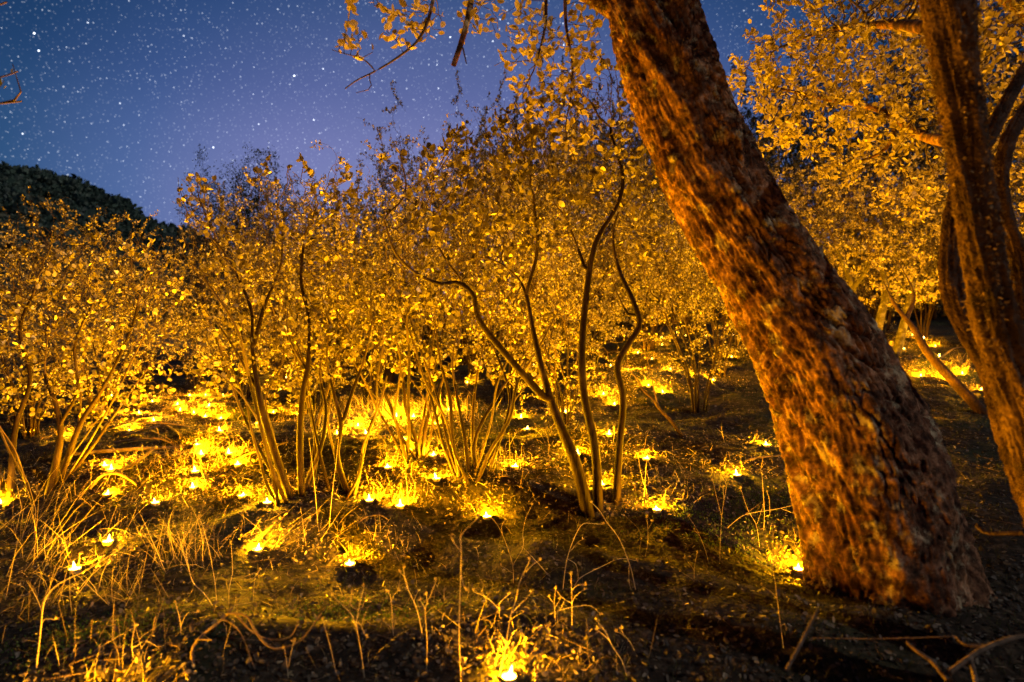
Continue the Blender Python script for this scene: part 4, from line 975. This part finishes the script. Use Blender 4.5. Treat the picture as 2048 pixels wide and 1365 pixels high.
for k, (x, y) in enumerate(hidden):
    if y < 1.6: where = 'candle just below the lower left corner of the picture' if y > 0 else 'candle of the same field standing behind the camera'
    else:
        near = min((o for o in bpy.data.objects if o.parent is None and o.get('category') in ('shrub', 'tree')), key=lambda o: (o.location.x - x) ** 2 + (o.location.y - y) ** 2)
        side = 'before' if y < near.location.y else 'behind'
        where = ' '.join(('candle hidden %s the %s' % (side, near['label'])).split(',')[0].split()[:14])
        seen_labels[where] = seen_labels.get(where, 0) + 1
        where = ['', 'second ', 'third ', 'fourth ', 'fifth ', 'sixth '][min(5, seen_labels[where] - 1)] + where
    candle(np.array([x, y, height(x, y)]), where)
CAND = np.array(CANDLES)

# ------------------------------------------------------------------ dry weeds, each a thing of its own
def stick(name, root, paths, mat, k=6, jit=0.0, seed=0):
    """One stalk with its forks as one mesh; paths = (points, radii)."""
    w = Woody(); rng = np.random.default_rng(seed)
    for i, (p, r) in enumerate(paths):
        p = np.array(p, float)
        if jit: p[1:-1] += rng.normal(size=p[1:-1].shape) * jit
        w.add(p, r, 0.012, join=i > 0)
    w.finish(0.0003); w.r = w.r0
    save = w.p; w.p = w.p - np.array(root.location)
    o = link(name, w.tube(name, np.ones(len(w.p), bool), k), mat, root); w.p = save
    return o, [np.array(p[-1]) for p, r in paths]
def seed_head(root, at_, size, rng):
    ax = unit(np.array([[rng.normal() * .3, rng.normal() * .3, 1.0]]).repeat(7, 0) + rng.normal(size=(7, 3)) * 0.55)
    pos = np.repeat((at_ - np.array(root.location))[None], 7, 0)
    link('seed_head', leaves_mesh('seed_head', pos, leaf_frames(ax, rng), size * rng.uniform(0.7, 1.2, 7), 0.5, False), M['grass'], root)
def weed(label, main, forks=(), r=0.0020, lean=0.0, head=0.012, seed=0, name='dry_weed', mat='weed', cat='weed', ground_py=None, heads=True):
    """main: pixels bottom to top; its foot stands where the sight line meets the ground."""
    x0, y0 = main[0]
    b = ground_at(x0, ground_py or y0); Y = b[1]
    root = thing(name, label, cat, b, 'dry stalks in front'); rng = np.random.default_rng(seed + 77)
    def lift(pp, d0):
        return [P(x, y, Y + d0 + lean * (y0 - y) / 300.0 + rng.normal() * 0.008) for x, y in pp]
    pm = lift(main, 0.0); pm[0] = b - np.array([0, 0, 0.01]) if not ground_py else pm[0]
    paths = [(pm, (r, r * 0.8, r * 0.5))]
    for f in forks: paths.append((lift(f, 0.0), (r * 0.7, r * 0.4)))
    o, tips = stick('stem', root, paths, M[mat], 5, 0.0015, seed)
    if heads:
        for t in tips: seed_head(root, t, head, rng)
    # short side nodes
    n = 3 + len(main)
    return root
W = [
 ('tall forked weed rising in front of the middle candle', [(922, 1362), (918, 1266), (921, 1164), (921, 1102), (925, 1070), (958, 1034)], [[(921, 1102), (911, 1085), (901, 1073)], [(923, 1165), (930, 1174), (933, 1183)]], 0.0022),
 ('forked weed whose tip bends left toward the middle candle', [(1027, 1172), (1025, 1131), (1012, 1085), (998, 1055), (983, 1037), (968, 1028)], [[(1025, 1131), (1047, 1094), (1045, 1068), (1053, 1034), (1065, 1010)], [(1025, 1148), (1013, 1139), (1003, 1133)], [(1003, 1064), (1006, 1050), (1011, 1041)]], 0.0020),
 ('straight weed with one fork left of the tall one', [(853, 1352), (854, 1283), (853, 1222), (862, 1190), (872, 1162)], [[(853, 1222), (846, 1210), (841, 1202)], [(852, 1206), (853, 1190)]], 0.0017),
 ('weed leaning left with a budded tip', [(848, 1284), (833, 1222), (822, 1190), (814, 1167), (807, 1137)], [[(816, 1172), (806, 1155), (800, 1145)]], 0.0017),
 ('wiry weed with a Y fork at the lower middle', [(730, 1362), (722, 1300), (713, 1253), (717, 1222), (728, 1174)], [[(717, 1222), (701, 1212), (703, 1186)], [(713, 1253), (700, 1225), (665, 1192)], [(717, 1240), (732, 1275)]], 0.0017),
 ('short weed with a hooked tip', [(788, 1275), (786, 1250), (783, 1219), (781, 1191), (775, 1183)], [[(786, 1262), (776, 1250), (768, 1244)], [(782, 1196), (796, 1182)]], 0.0015),
 ('weed with spread arms leaning over the nearest candle', [(996, 1362), (1008, 1300), (1022, 1232), (1030, 1205), (1036, 1174), (1046, 1150), (1060, 1121)], [[(1046, 1150), (1064, 1132), (1081, 1121)], [(1024, 1225), (1046, 1203), (1062, 1187)]], 0.0020),
 ('small three-armed weed behind the nearest candle', [(999, 1240), (999, 1219), (1000, 1205), (1019, 1188)], [[(999, 1219), (975, 1197), (947, 1183)]], 0.0018),
 ('grass stalk with a drooping plume pointing right', [(1125, 1180), (1135, 1120), (1149, 1075), (1166, 1050), (1185, 1048), (1207, 1049)], [[(1140, 1105), (1155, 1085), (1166, 1080)], [(1139, 1120), (1152, 1132), (1157, 1160)]], 0.0022),
 ('arched grass stalk with a plume bowing far right', [(1146, 1173), (1160, 1156), (1183, 1143), (1210, 1130), (1231, 1121), (1250, 1119), (1274, 1122)], [], 0.0022),
 ('long stalk leaning left above the arched plume', [(1272, 1182), (1266, 1150), (1258, 1126), (1238, 1079), (1214, 1044), (1200, 1022), (1184, 1006)], [[(1258, 1128), (1259, 1160), (1261, 1180)]], 0.0022),
 ('bushy weed full of side twigs right of the nearest candle', [(1144, 1262), (1144, 1205), (1142, 1150)], [[(1144, 1208), (1125, 1195), (1110, 1178)], [(1144, 1200), (1160, 1185), (1170, 1180)], [(1143, 1180), (1160, 1170), (1172, 1171)], [(1112, 1224), (1140, 1215), (1180, 1212), (1202, 1230)]], 0.0018),
 ('thin weed with a forked crown beside the bushy one', [(1111, 1250), (1110, 1225), (1108, 1205), (1111, 1178)], [[(1108, 1205), (1098, 1195)], [(1110, 1215), (1120, 1200)]], 0.0014),
 ('upright forked stalk right of the arched plume', [(1289, 1118), (1293, 1090), (1296, 1068), (1294, 1034)], [[(1296, 1060), (1304, 1044)], [(1278, 1113), (1279, 1065), (1250, 1032)]], 0.0017),
 ('weed leaning left with round seed heads at the lower right', [(1256, 1352), (1243, 1320), (1228, 1294), (1210, 1264), (1192, 1240)], [[(1218, 1278), (1205, 1268), (1193, 1258)]], 0.0020),
 ('slim weed with tiny buds near the lower right', [(1277, 1315), (1262, 1285), (1245, 1270), (1232, 1264)], [[(1245, 1270), (1242, 1258)]], 0.0013),
 ('tall twin-stemmed weed left of the trunk candle', [(1439, 1130), (1442, 1070), (1445, 1018), (1452, 970), (1442, 950), (1440, 930)], [[(1445, 1040), (1435, 1000), (1426, 962)], [(1448, 1000), (1446, 975)]], 0.0018),
 ('weed leaning left below the long lit bank', [(1420, 1130), (1408, 1095), (1394, 1059), (1376, 1032)], [[(1400, 1072), (1388, 1060)]], 0.0015),
 ('weed with a bud cluster in front of the trunk candle', [(1568, 1304), (1558, 1229), (1553, 1171), (1546, 1134), (1546, 1066)], [[(1554, 1199), (1540, 1186), (1522, 1171)], [(1562, 1245), (1570, 1250), (1573, 1262)]], 0.0020),
 ('straight broken stalk left of the leaning trunk', [(1527, 1068), (1529, 1040), (1529, 1015), (1524, 950)], [[(1540, 1036), (1538, 1000), (1534, 985)]], 0.0020),
 ('slender weed leaning left behind the trunk candle', [(1520, 1098), (1513, 1052), (1496, 1021), (1481, 977)], [[(1513, 1052), (1526, 1012)]], 0.0014),
 ('low dry stem sloping up to the leaning trunk', [(1449, 1062), (1470, 1042), (1493, 1028), (1554, 1018), (1600, 1008)], [[(1560, 1017), (1590, 1028)]], 0.0018),
 ('tiny forked weed at the dark right of the litter', [(1388, 1165), (1390, 1134), (1394, 1106)], [[(1390, 1142), (1370, 1117)], [(1388, 1160), (1362, 1144)]], 0.0014),
 ('stalk rising before the wide lit patch', [(1288, 995), (1290, 960), (1294, 928), (1296, 905)], [[(1289, 975), (1280, 940), (1276, 910)]], 0.0018),
 ('crooked white-stemmed weed at the left', [(430, 1214), (408, 1188), (386, 1164), (376, 1130), (374, 1103), (384, 1078)], [], 0.0022),
 ('tall weed behind the crooked white stem', [(434, 1208), (430, 1170), (427, 1137), (418, 1105), (406, 1060), (398, 1035)], [], 0.0017),
 ('upright weed right of the crooked white stem', [(458, 1215), (461, 1180), (463, 1143), (462, 1085)], [[(505, 1212), (510, 1160), (520, 1140)]], 0.0016),
 ('dry stalk bending right from the lower left corner', [(72, 1345), (79, 1267), (89, 1205), (113, 1171), (178, 1137), (239, 1099)], [[(79, 1267), (90, 1240), (110, 1240)]], 0.0030),
 ('tiny twin-stalk weed at the bottom left of the middle', [(578, 1362), (574, 1320), (569, 1297)], [[(577, 1340), (582, 1310), (588, 1283)]], 0.0016),
 ('lone thin weed leaning left near the bottom', [(675, 1358), (668, 1325), (662, 1300), (646, 1240)], [], 0.0013),
 ('upright thin weed on the dark ground right of the curled twig', [(362, 1275), (358, 1240), (351, 1207)], [[(360, 1255), (375, 1230), (395, 1225)]], 0.0016),
 ('weed with opposite buds low in the left straw', [(268, 1320), (262, 1300), (275, 1270), (262, 1282), (270, 1250)][:1] + [(264, 1290), (270, 1252)], [[(266, 1300), (290, 1283), (318, 1296)]], 0.0014),
 ('tall bare stalk left of the slender shrub foot', [(636, 1052), (630, 990), (624, 925), (618, 880)], [], 0.0018),
 ('tall bare stalk leaning right beside the slender shrub', [(658, 1055), (664, 990), (672, 930), (677, 878)], [], 0.0020),
 ('bunch-side upright stalk at the right of the lit tuft', [(817, 1012), (815, 980), (812, 955)], [[(825, 1008), (830, 975), (822, 950)], [(808, 1010), (803, 985)]], 0.0018),
 ('seedling cluster left of the first curving stem', [(1022, 946), (1020, 900), (1018, 868)], [[(1030, 945), (1032, 905)], [(1040, 945), (1044, 890)], [(1010, 947), (1008, 915)], [(1019, 890), (1030, 872)]], 0.0020),
 ('arched thin twig above the seedling cluster', [(1090, 880), (1078, 865), (1055, 856), (1030, 868)], [], 0.0014),
]
for i, w_ in enumerate(W): weed(w_[0], w_[1], w_[2], w_[3] * 0.56, 0.0, 0.009, i)

# fallen twigs, sticks and logs
def twig(label, pts, r, name='fallen_twig', forks=(), mat='deadwood', cat='twig', seed=0, k=7):
    """pts: (px, py, depth)."""
    q = [P(*p) for p in pts]; b = q[0].copy(); b[2] = min(b[2], float(height(b[0], b[1])))
    root = thing(name, label, cat, b); paths = [(q, r)]
    for f in forks: paths.append(([P(*p) for p in f[0]], f[1]))
    stick('wood', root, paths, M[mat], k, 0.0, seed)
    return root
def on_ground(px, py, lift): 
    g = ground_at(px, py); return (px, py, g[1] - 0.01 - lift)
g0 = ground_at(396, 1362)[1]
twig('curled bare twig arching over the dark ground at lower left', [(398, 1375, g0), (384, 1308, g0 + .05), (403, 1273, g0 + .07), (448, 1236, g0 + .1), (465, 1215, g0 + .12)], (0.0052, 0.0045, 0.003), forks=[([(450, 1226, g0 + .1), (492, 1232, g0 + .08), (509, 1260, g0 + .06), (533, 1290, g0 + .05), (560, 1297, g0 + .05), (602, 1280, g0 + .06), (643, 1227, g0 + .08)], (0.0035, 0.003, 0.0018)), ([(465, 1222, g0 + .1), (506, 1265, g0 + .1), (547, 1280, g0 + .1), (581, 1273, g0 + .1), (598, 1243, g0 + .1)], (0.0028, 0.0015)), ([(450, 1240, g0 + .1), (480, 1265, g0 + .12), (510, 1340, g0 + .0)], (0.0022, 0.0015)), ([(386, 1278, g0 + .06), (424, 1280, g0 + .06)], (0.003, 0.002))])
twig('bright blurred stick poking up at the lower right', [(1573, 1340, 1.30), (1600, 1290, 1.34), (1636, 1219, 1.40)], (0.0035, 0.0035, 0.0028), seed=3)
twig('blurred forked branch at the lower right corner', [(1899, 1345, 1.28), (1950, 1308, 1.32), (1977, 1294, 1.34), (2025, 1277, 1.38), (2090, 1270, 1.42)], (0.005, 0.0055, 0.006), forks=[([(1940, 1318, 1.31), (1948, 1345, 1.28), (1955, 1385, 1.24)], (0.005, 0.004)), ([(1977, 1294, 1.34), (1930, 1290, 1.36), (1912, 1274, 1.38)], (0.004, 0.002))], seed=4)
twig('dim twig slanting down below the leaning trunk', [(1813, 1284, 1.42), (1835, 1304, 1.40), (1861, 1321, 1.38), (1895, 1362, 1.33)], (0.0032, 0.0045, 0.0045), seed=5)
twig('short pale stick lying right of the leaning trunk', [(1952, 1050, 1.75), (1974, 1066, 1.74), (2045, 1067, 1.70)], (0.005, 0.006, 0.006), seed=6)
twig('thin straight twig lying across the dark ground below the trunk', [(1623, 1276, 1.62), (1750, 1278, 1.58), (1912, 1273, 1.52)], (0.0016, 0.0018, 0.0016), seed=7)
def log(label, a, r, seed, forks=()):
    pts = []
    for px, py, up in a:
        g = ground_at(px, py); pts.append((px, py - up, g[1]))
    return twig(label, pts, r, 'fallen_branch', [( [(x, y - u, ground_at(x, y)[1]) for x, y, u in f[0]], f[1]) for f in forks], 'deadwood', 'branch', seed, 9)
log('arched dead branch over the brightest left candle', [(180, 985, 6), (205, 965, 14), (235, 960, 12), (262, 966, 6), (275, 976, 4)], (0.0074, 0.0087, 0.0081, 0.0062), 11)
log('dark fallen log lying behind the pair of candles', [(150, 915, 6), (220, 912, 10), (300, 905, 8), (370, 900, 6), (398, 890, 8)], (0.0124, 0.0136, 0.0112, 0.0074), 12)
log('dark branch slanting from the candle pair to the right', [(238, 945, 4), (262, 938, 6), (290, 920, 8), (312, 905, 12)], (0.0087, 0.0087, 0.0062), 13)
log('smooth curved branch on top of the dead branch heap', [(240, 880, 6), (290, 876, 16), (330, 872, 20), (365, 880, 8)], (0.0074, 0.0087, 0.0062), 14, [([(300, 876, 16), (330, 884, 10), (350, 890, 4)], (0.0056, 0.0037))])
log('reddish branch low in the dead branch heap', [(225, 892, 6), (270, 890, 10), (320, 890, 12), (350, 896, 4)], (0.0074, 0.0074, 0.0050), 15)
log('long thin branch reaching up to a candle in the clearing', [(250, 870, 4), (275, 850, 10), (305, 842, 6), (345, 838, 6)], (0.0056, 0.0056, 0.0037), 16)
log('crossed branch at the back of the dead branch heap', [(215, 866, 6), (260, 862, 14), (320, 856, 10), (385, 858, 4)], (0.0062, 0.0068, 0.0043), 17)
log('bare branch lying right of the clearing', [(470, 925, 4), (500, 915, 8), (540, 905, 8), (575, 890, 6)], (0.0056, 0.0062, 0.0037), 18)
log('short broken branch between the wispy shrub and the grass bank', [(690, 880, 4), (720, 884, 6), (750, 870, 4)], (0.0062, 0.0062, 0.0043), 19)
log('curved pale stick lying in front of the middle candle row', [(716, 1048, 2), (735, 1040, 6), (760, 1037, 6), (778, 1044, 3)], (0.0031, 0.0037, 0.0025), 20)
log('fallen branch on the lit slope between the oaks', [(1880, 720, 3), (1910, 705, 8), (1945, 700, 6)], (0.0099, 0.0099, 0.0062), 21)
log('low branch on the long lit bank by the trunk', [(1480, 928, 2), (1510, 922, 5), (1560, 915, 4)], (0.0050, 0.0056, 0.0037), 22)

# ------------------------------------------------------------------ grass
def blades_mesh(name, base, tip_dir, length, bend, width, rng):
    """Curved tapering blades: four cross sections each."""
    n = len(base); t = np.array([0, 0.35, 0.7, 1.0]); wf = np.array([1.0, 0.85, 0.55, 0.06])
    side = unit(np.cross(tip_dir, unit(rng.normal(size=(n, 3)))))
    L = length[:, None, None]; T = t[None, :, None]
    hz = unit(rng.normal(size=(n, 3)) * np.array([1, 1, 0.1]))
    c = base[:, None] + L * T * tip_dir[:, None] + L * (T ** 2) * bend[:, None, None] * (hz[:, None] - 0.45 * np.array([0, 0, 1.0]))
    w = (width[:, None] * wf[None])[..., None] * side[:, None]
    V = np.stack([c - w, c + w], 2).reshape(n * 8, 3)
    f = np.array([[0, 1, 3, 2], [2, 3, 5, 4], [4, 5, 7, 6]])
    return np_mesh(name, V, (f[None] + (np.arange(n) * 8)[:, None, None]).reshape(-1, 4))
def tuft(label, px, py, n, h, spread, lean=(0, 0), seed=0, upright=1.0):
    n = int(n * 0.4)
    b = ground_at(px, py); rng = np.random.default_rng(seed + 900)
    root = thing('grass_tuft', label, 'grass', b, 'tufts of dry grass')
    base = rng.normal(size=(n, 3)) * np.array([spread, spread * 0.7, 0]) ; base[:, 2] = height(base[:, 0] + b[0], base[:, 1] + b[1]) - b[2] - 0.01
    d = unit(rng.normal(size=(n, 3)) * 0.33 / upright + np.array([lean[0], lean[1], 1.0]))
    link('blades', blades_mesh('blades', base, d, h * rng.uniform(0.45, 1.1, n), rng.uniform(0.0, 0.5, n), rng.uniform(0.0005, 0.0011, n), rng), M['grass'], root, True)
for i, a in enumerate([
    ('tall dry grass tuft at the left edge below the dark stems', 15, 1085, 90, 0.42, 0.07, (0.15, 0)),
    ('dry grass tuft leaning right at the left edge', 70, 1130, 60, 0.36, 0.06, (0.35, 0)),
    ('straw heap over the small candle on the left', 225, 1062, 70, 0.16, 0.07, (0.3, 0)),
    ('upright grass tuft left of the pale straw patch', 345, 1130, 90, 0.26, 0.06, (-0.05, 0)),
    ('grass tuft right beside the crooked white-stemmed weed', 395, 1125, 60, 0.24, 0.05, (-0.1, 0)),
    ('low straw tuft in the lower left light', 255, 1195, 80, 0.20, 0.08, (0.1, 0)),
    ('bent straw tuft at the lower left edge', 60, 1215, 90, 0.22, 0.09, (0.2, 0)),
    ('pale flattened straw on the lit patch left of the hump candle', 560, 1075, 110, 0.18, 0.10, (0.9, 0)),
    ('bright grass around the hump candle', 745, 1098, 110, 0.12, 0.09, (0.2, 0)),
    ('dry grass tuft at the bottom left corner', 190, 1345, 120, 0.16, 0.10, (0.2, 0)),
    ('grass tuft right of the nearest candle', 1125, 1330, 120, 0.09, 0.07, (0.1, 0)),
    ('dry grass around the nearest candle', 985, 1310, 70, 0.08, 0.06, (0.0, 0)),
    ('straw on the wide lit patch right of the curving stems', 1330, 990, 120, 0.10, 0.10, (0.5, 0)),
    ('glowing grass tuft in the left clearing', 400, 920, 320, 0.13, 0.14, (0, 0)),
    ('bright tuft at the top of the left clearing', 418, 800, 120, 0.22, 0.12, (0, 0)),
    ('left clump of the bright grass bank', 670, 838, 420, 0.20, 0.18, (0.2, 0)),
    ('middle clump of the bright grass bank', 770, 826, 460, 0.20, 0.22, (-0.2, 0)),
    ('right clump of the bright grass bank', 870, 824, 460, 0.22, 0.22, (-0.3, 0)),
    ('upright stalks behind the hump candle on the right', 806, 1000, 40, 0.20, 0.05, (0, 0)),
    ('dry tuft before the left edge shrub', 130, 1010, 60, 0.22, 0.08, (0.4, 0)),
    ('small tuft on the candle mound between the curving stems', 1205, 790, 50, 0.14, 0.06, (0, 0)),
    ('dry clump at the back between the two oaks', 1930, 735, 90, 0.2, 0.12, (0, 0)),
]): tuft(*a, seed=i)

def ground_points(n, rng, ylo, yhi, power=1.0, pxlo=-120, pxhi=2170):
    y = ylo + (yhi - ylo) * rng.random(n) ** power; px = rng.uniform(pxlo, pxhi, n)
    x = (px - 1024) / F * y
    return np.stack([x, y, height(x, y)], 1)
def clear_of_candles(p, r):
    keep = np.ones(len(p), bool)
    for c in CAND:
        if c[1] < 12: keep &= np.hypot(p[:, 0] - c[0], p[:, 1] - c[1]) > r
    return p[keep]
def ground_normal(p):
    e = 0.02
    nx = -(height(p[:, 0] + e, p[:, 1]) - height(p[:, 0] - e, p[:, 1])) / (2 * e); ny = -(height(p[:, 0], p[:, 1] + e) - height(p[:, 0], p[:, 1] - e)) / (2 * e)
    return unit(np.stack([nx, ny, np.ones(len(p))], 1))
def make_litter():
    rng = np.random.default_rng(61)
    p = clear_of_candles(ground_points(44000, rng, 1.1, 9.0, 1.5), 0.034)
    dens = fbm(p[:, 0] * 1.1 + 2, p[:, 1] * 1.1, 3); p = p[(dens + rng.normal(size=len(p)) * 0.25) > -0.40]
    nrm = unit(ground_normal(p) + rng.normal(size=p.shape) * 0.38); ax = np.cross(nrm, unit(rng.normal(size=p.shape)))
    L = rng.uniform(0.008, 0.024, len(p)); p[:, 2] += 0.003 + rng.random(len(p)) * 0.008
    o = link('leaf_litter', leaves_mesh('leaf_litter', p, leaf_frames(ax, rng, nrm), L, 0.6, False), M['litter'], None, True)
    o['label'] = 'dry fallen leaves scattered over the dark soil'; o['category'] = 'leaf litter'
    # straw and leaf bits behind each candle, made pale to brighten its light pool
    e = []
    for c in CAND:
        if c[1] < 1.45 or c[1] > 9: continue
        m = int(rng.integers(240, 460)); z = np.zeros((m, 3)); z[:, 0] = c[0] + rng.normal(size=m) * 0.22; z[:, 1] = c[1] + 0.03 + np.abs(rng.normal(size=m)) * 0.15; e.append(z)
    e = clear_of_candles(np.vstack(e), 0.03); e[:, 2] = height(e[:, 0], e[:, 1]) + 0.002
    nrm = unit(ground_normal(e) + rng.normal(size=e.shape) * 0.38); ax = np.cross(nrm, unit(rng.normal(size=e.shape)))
    o = link('pool_straw_litter', leaves_mesh('pool_straw_litter', e, leaf_frames(ax, rng, nrm), rng.uniform(0.006, 0.022, len(e)), 0.4, False), M['straw'], None, True)
    o['label'] = 'straw and leaf bits by the candles, pale to brighten their light pools'; o['category'] = 'straw'
    # fine broken twigs
    q = clear_of_candles(ground_points(3200, rng, 1.1, 8.0, 1.5), 0.04); d = unit(np.stack([rng.normal(size=len(q)), rng.normal(size=len(q)), rng.normal(size=len(q)) * 0.2], 1))
    q[:, 2] += 0.006
    o = link('twig_litter', blades_mesh('twig_litter', q, d, rng.uniform(0.03, 0.14, len(q)), rng.uniform(-0.2, 0.2, len(q)), rng.uniform(0.0006, 0.0014, len(q)), rng), M['deadwood'], None, True)
    o['label'] = 'fine broken twigs and straw lying on the ground'; o['category'] = 'twig litter'
make_litter()
def make_grass():
    rng = np.random.default_rng(62)
    p = clear_of_candles(ground_points(3500, rng, 1.3, 10.0, 1.3), 0.03)
    g = fbm(p[:, 0] * 0.9 + 40, p[:, 1] * 0.9 + 7, 3) - 0.10 * p[:, 0] / np.maximum(p[:, 1], 1) * 2
    p = p[g + rng.normal(size=len(p)) * 0.12 > 0.05]
    extra = []
    for c in CAND:
        if c[1] < 1.45 or c[1] > 9: continue
        m = int(rng.integers(20, 75)); e = np.zeros((m, 3)); e[:, 0] = c[0] + rng.normal(size=m) * 0.16; e[:, 1] = c[1] + 0.04 + np.abs(rng.normal(size=m)) * 0.12
        e[:, 2] = height(e[:, 0], e[:, 1]); extra.append(e)
    p = clear_of_candles(np.vstack([p] + extra), 0.03)
    d = unit(rng.normal(size=p.shape) * 0.45 + np.array([0.08, 0, 1.0])); p[:, 2] -= 0.004
    L = rng.uniform(0.02, 0.085, len(p)) * (1 + 1.2 * (rng.random(len(p)) < 0.06))
    o = link('dry_grass', blades_mesh('dry_grass', p, d, L, rng.uniform(0, 0.6, len(p)), rng.uniform(0.0006, 0.0013, len(p)), rng), M['grass'], None, True)
    o['label'] = 'sparse dry grass growing over the slope'; o['category'] = 'grass'
    # short olive grass between the litter
    g = clear_of_candles(ground_points(32000, rng, 1.15, 8.0, 1.4), 0.03)
    g = g[fbm(g[:, 0] * 1.3 + 9, g[:, 1] * 1.3 + 2, 3) + rng.normal(size=len(g)) * 0.2 > -0.25]
    d2 = unit(rng.normal(size=g.shape) * 0.5 + np.array([0, 0, 1.0]))
    o = link('short_grass', blades_mesh('short_grass', g, d2, rng.uniform(0.012, 0.045, len(g)), rng.uniform(0, 0.6, len(g)), rng.uniform(0.0006, 0.0013, len(g)), rng), M['low_grass'], None, True)
    o['label'] = 'short olive green grass growing between the leaf litter'; o['category'] = 'grass'
    # low green moss in patches
    spots = [ground_at(1420, 1055), ground_at(720, 1230), ground_at(180, 1270), ground_at(1520, 1020)]
    q = np.vstack([np.array([[s[0], s[1], 0]]) + rng.normal(size=(1100, 3)) * np.array([0.15, 0.09, 0]) for s in spots]); q = clear_of_candles(q, 0.04)
    q[:, 2] = height(q[:, 0], q[:, 1]); nrm = unit(ground_normal(q) + rng.normal(size=q.shape) * 0.6)
    o = link('ground_moss', leaves_mesh('ground_moss', q, leaf_frames(nrm, rng), rng.uniform(0.005, 0.013, len(q)), 0.55, False), M['moss_green'], None, True)
    o['label'] = 'low green moss in patches on the dark ground'; o['category'] = 'moss'
make_grass()
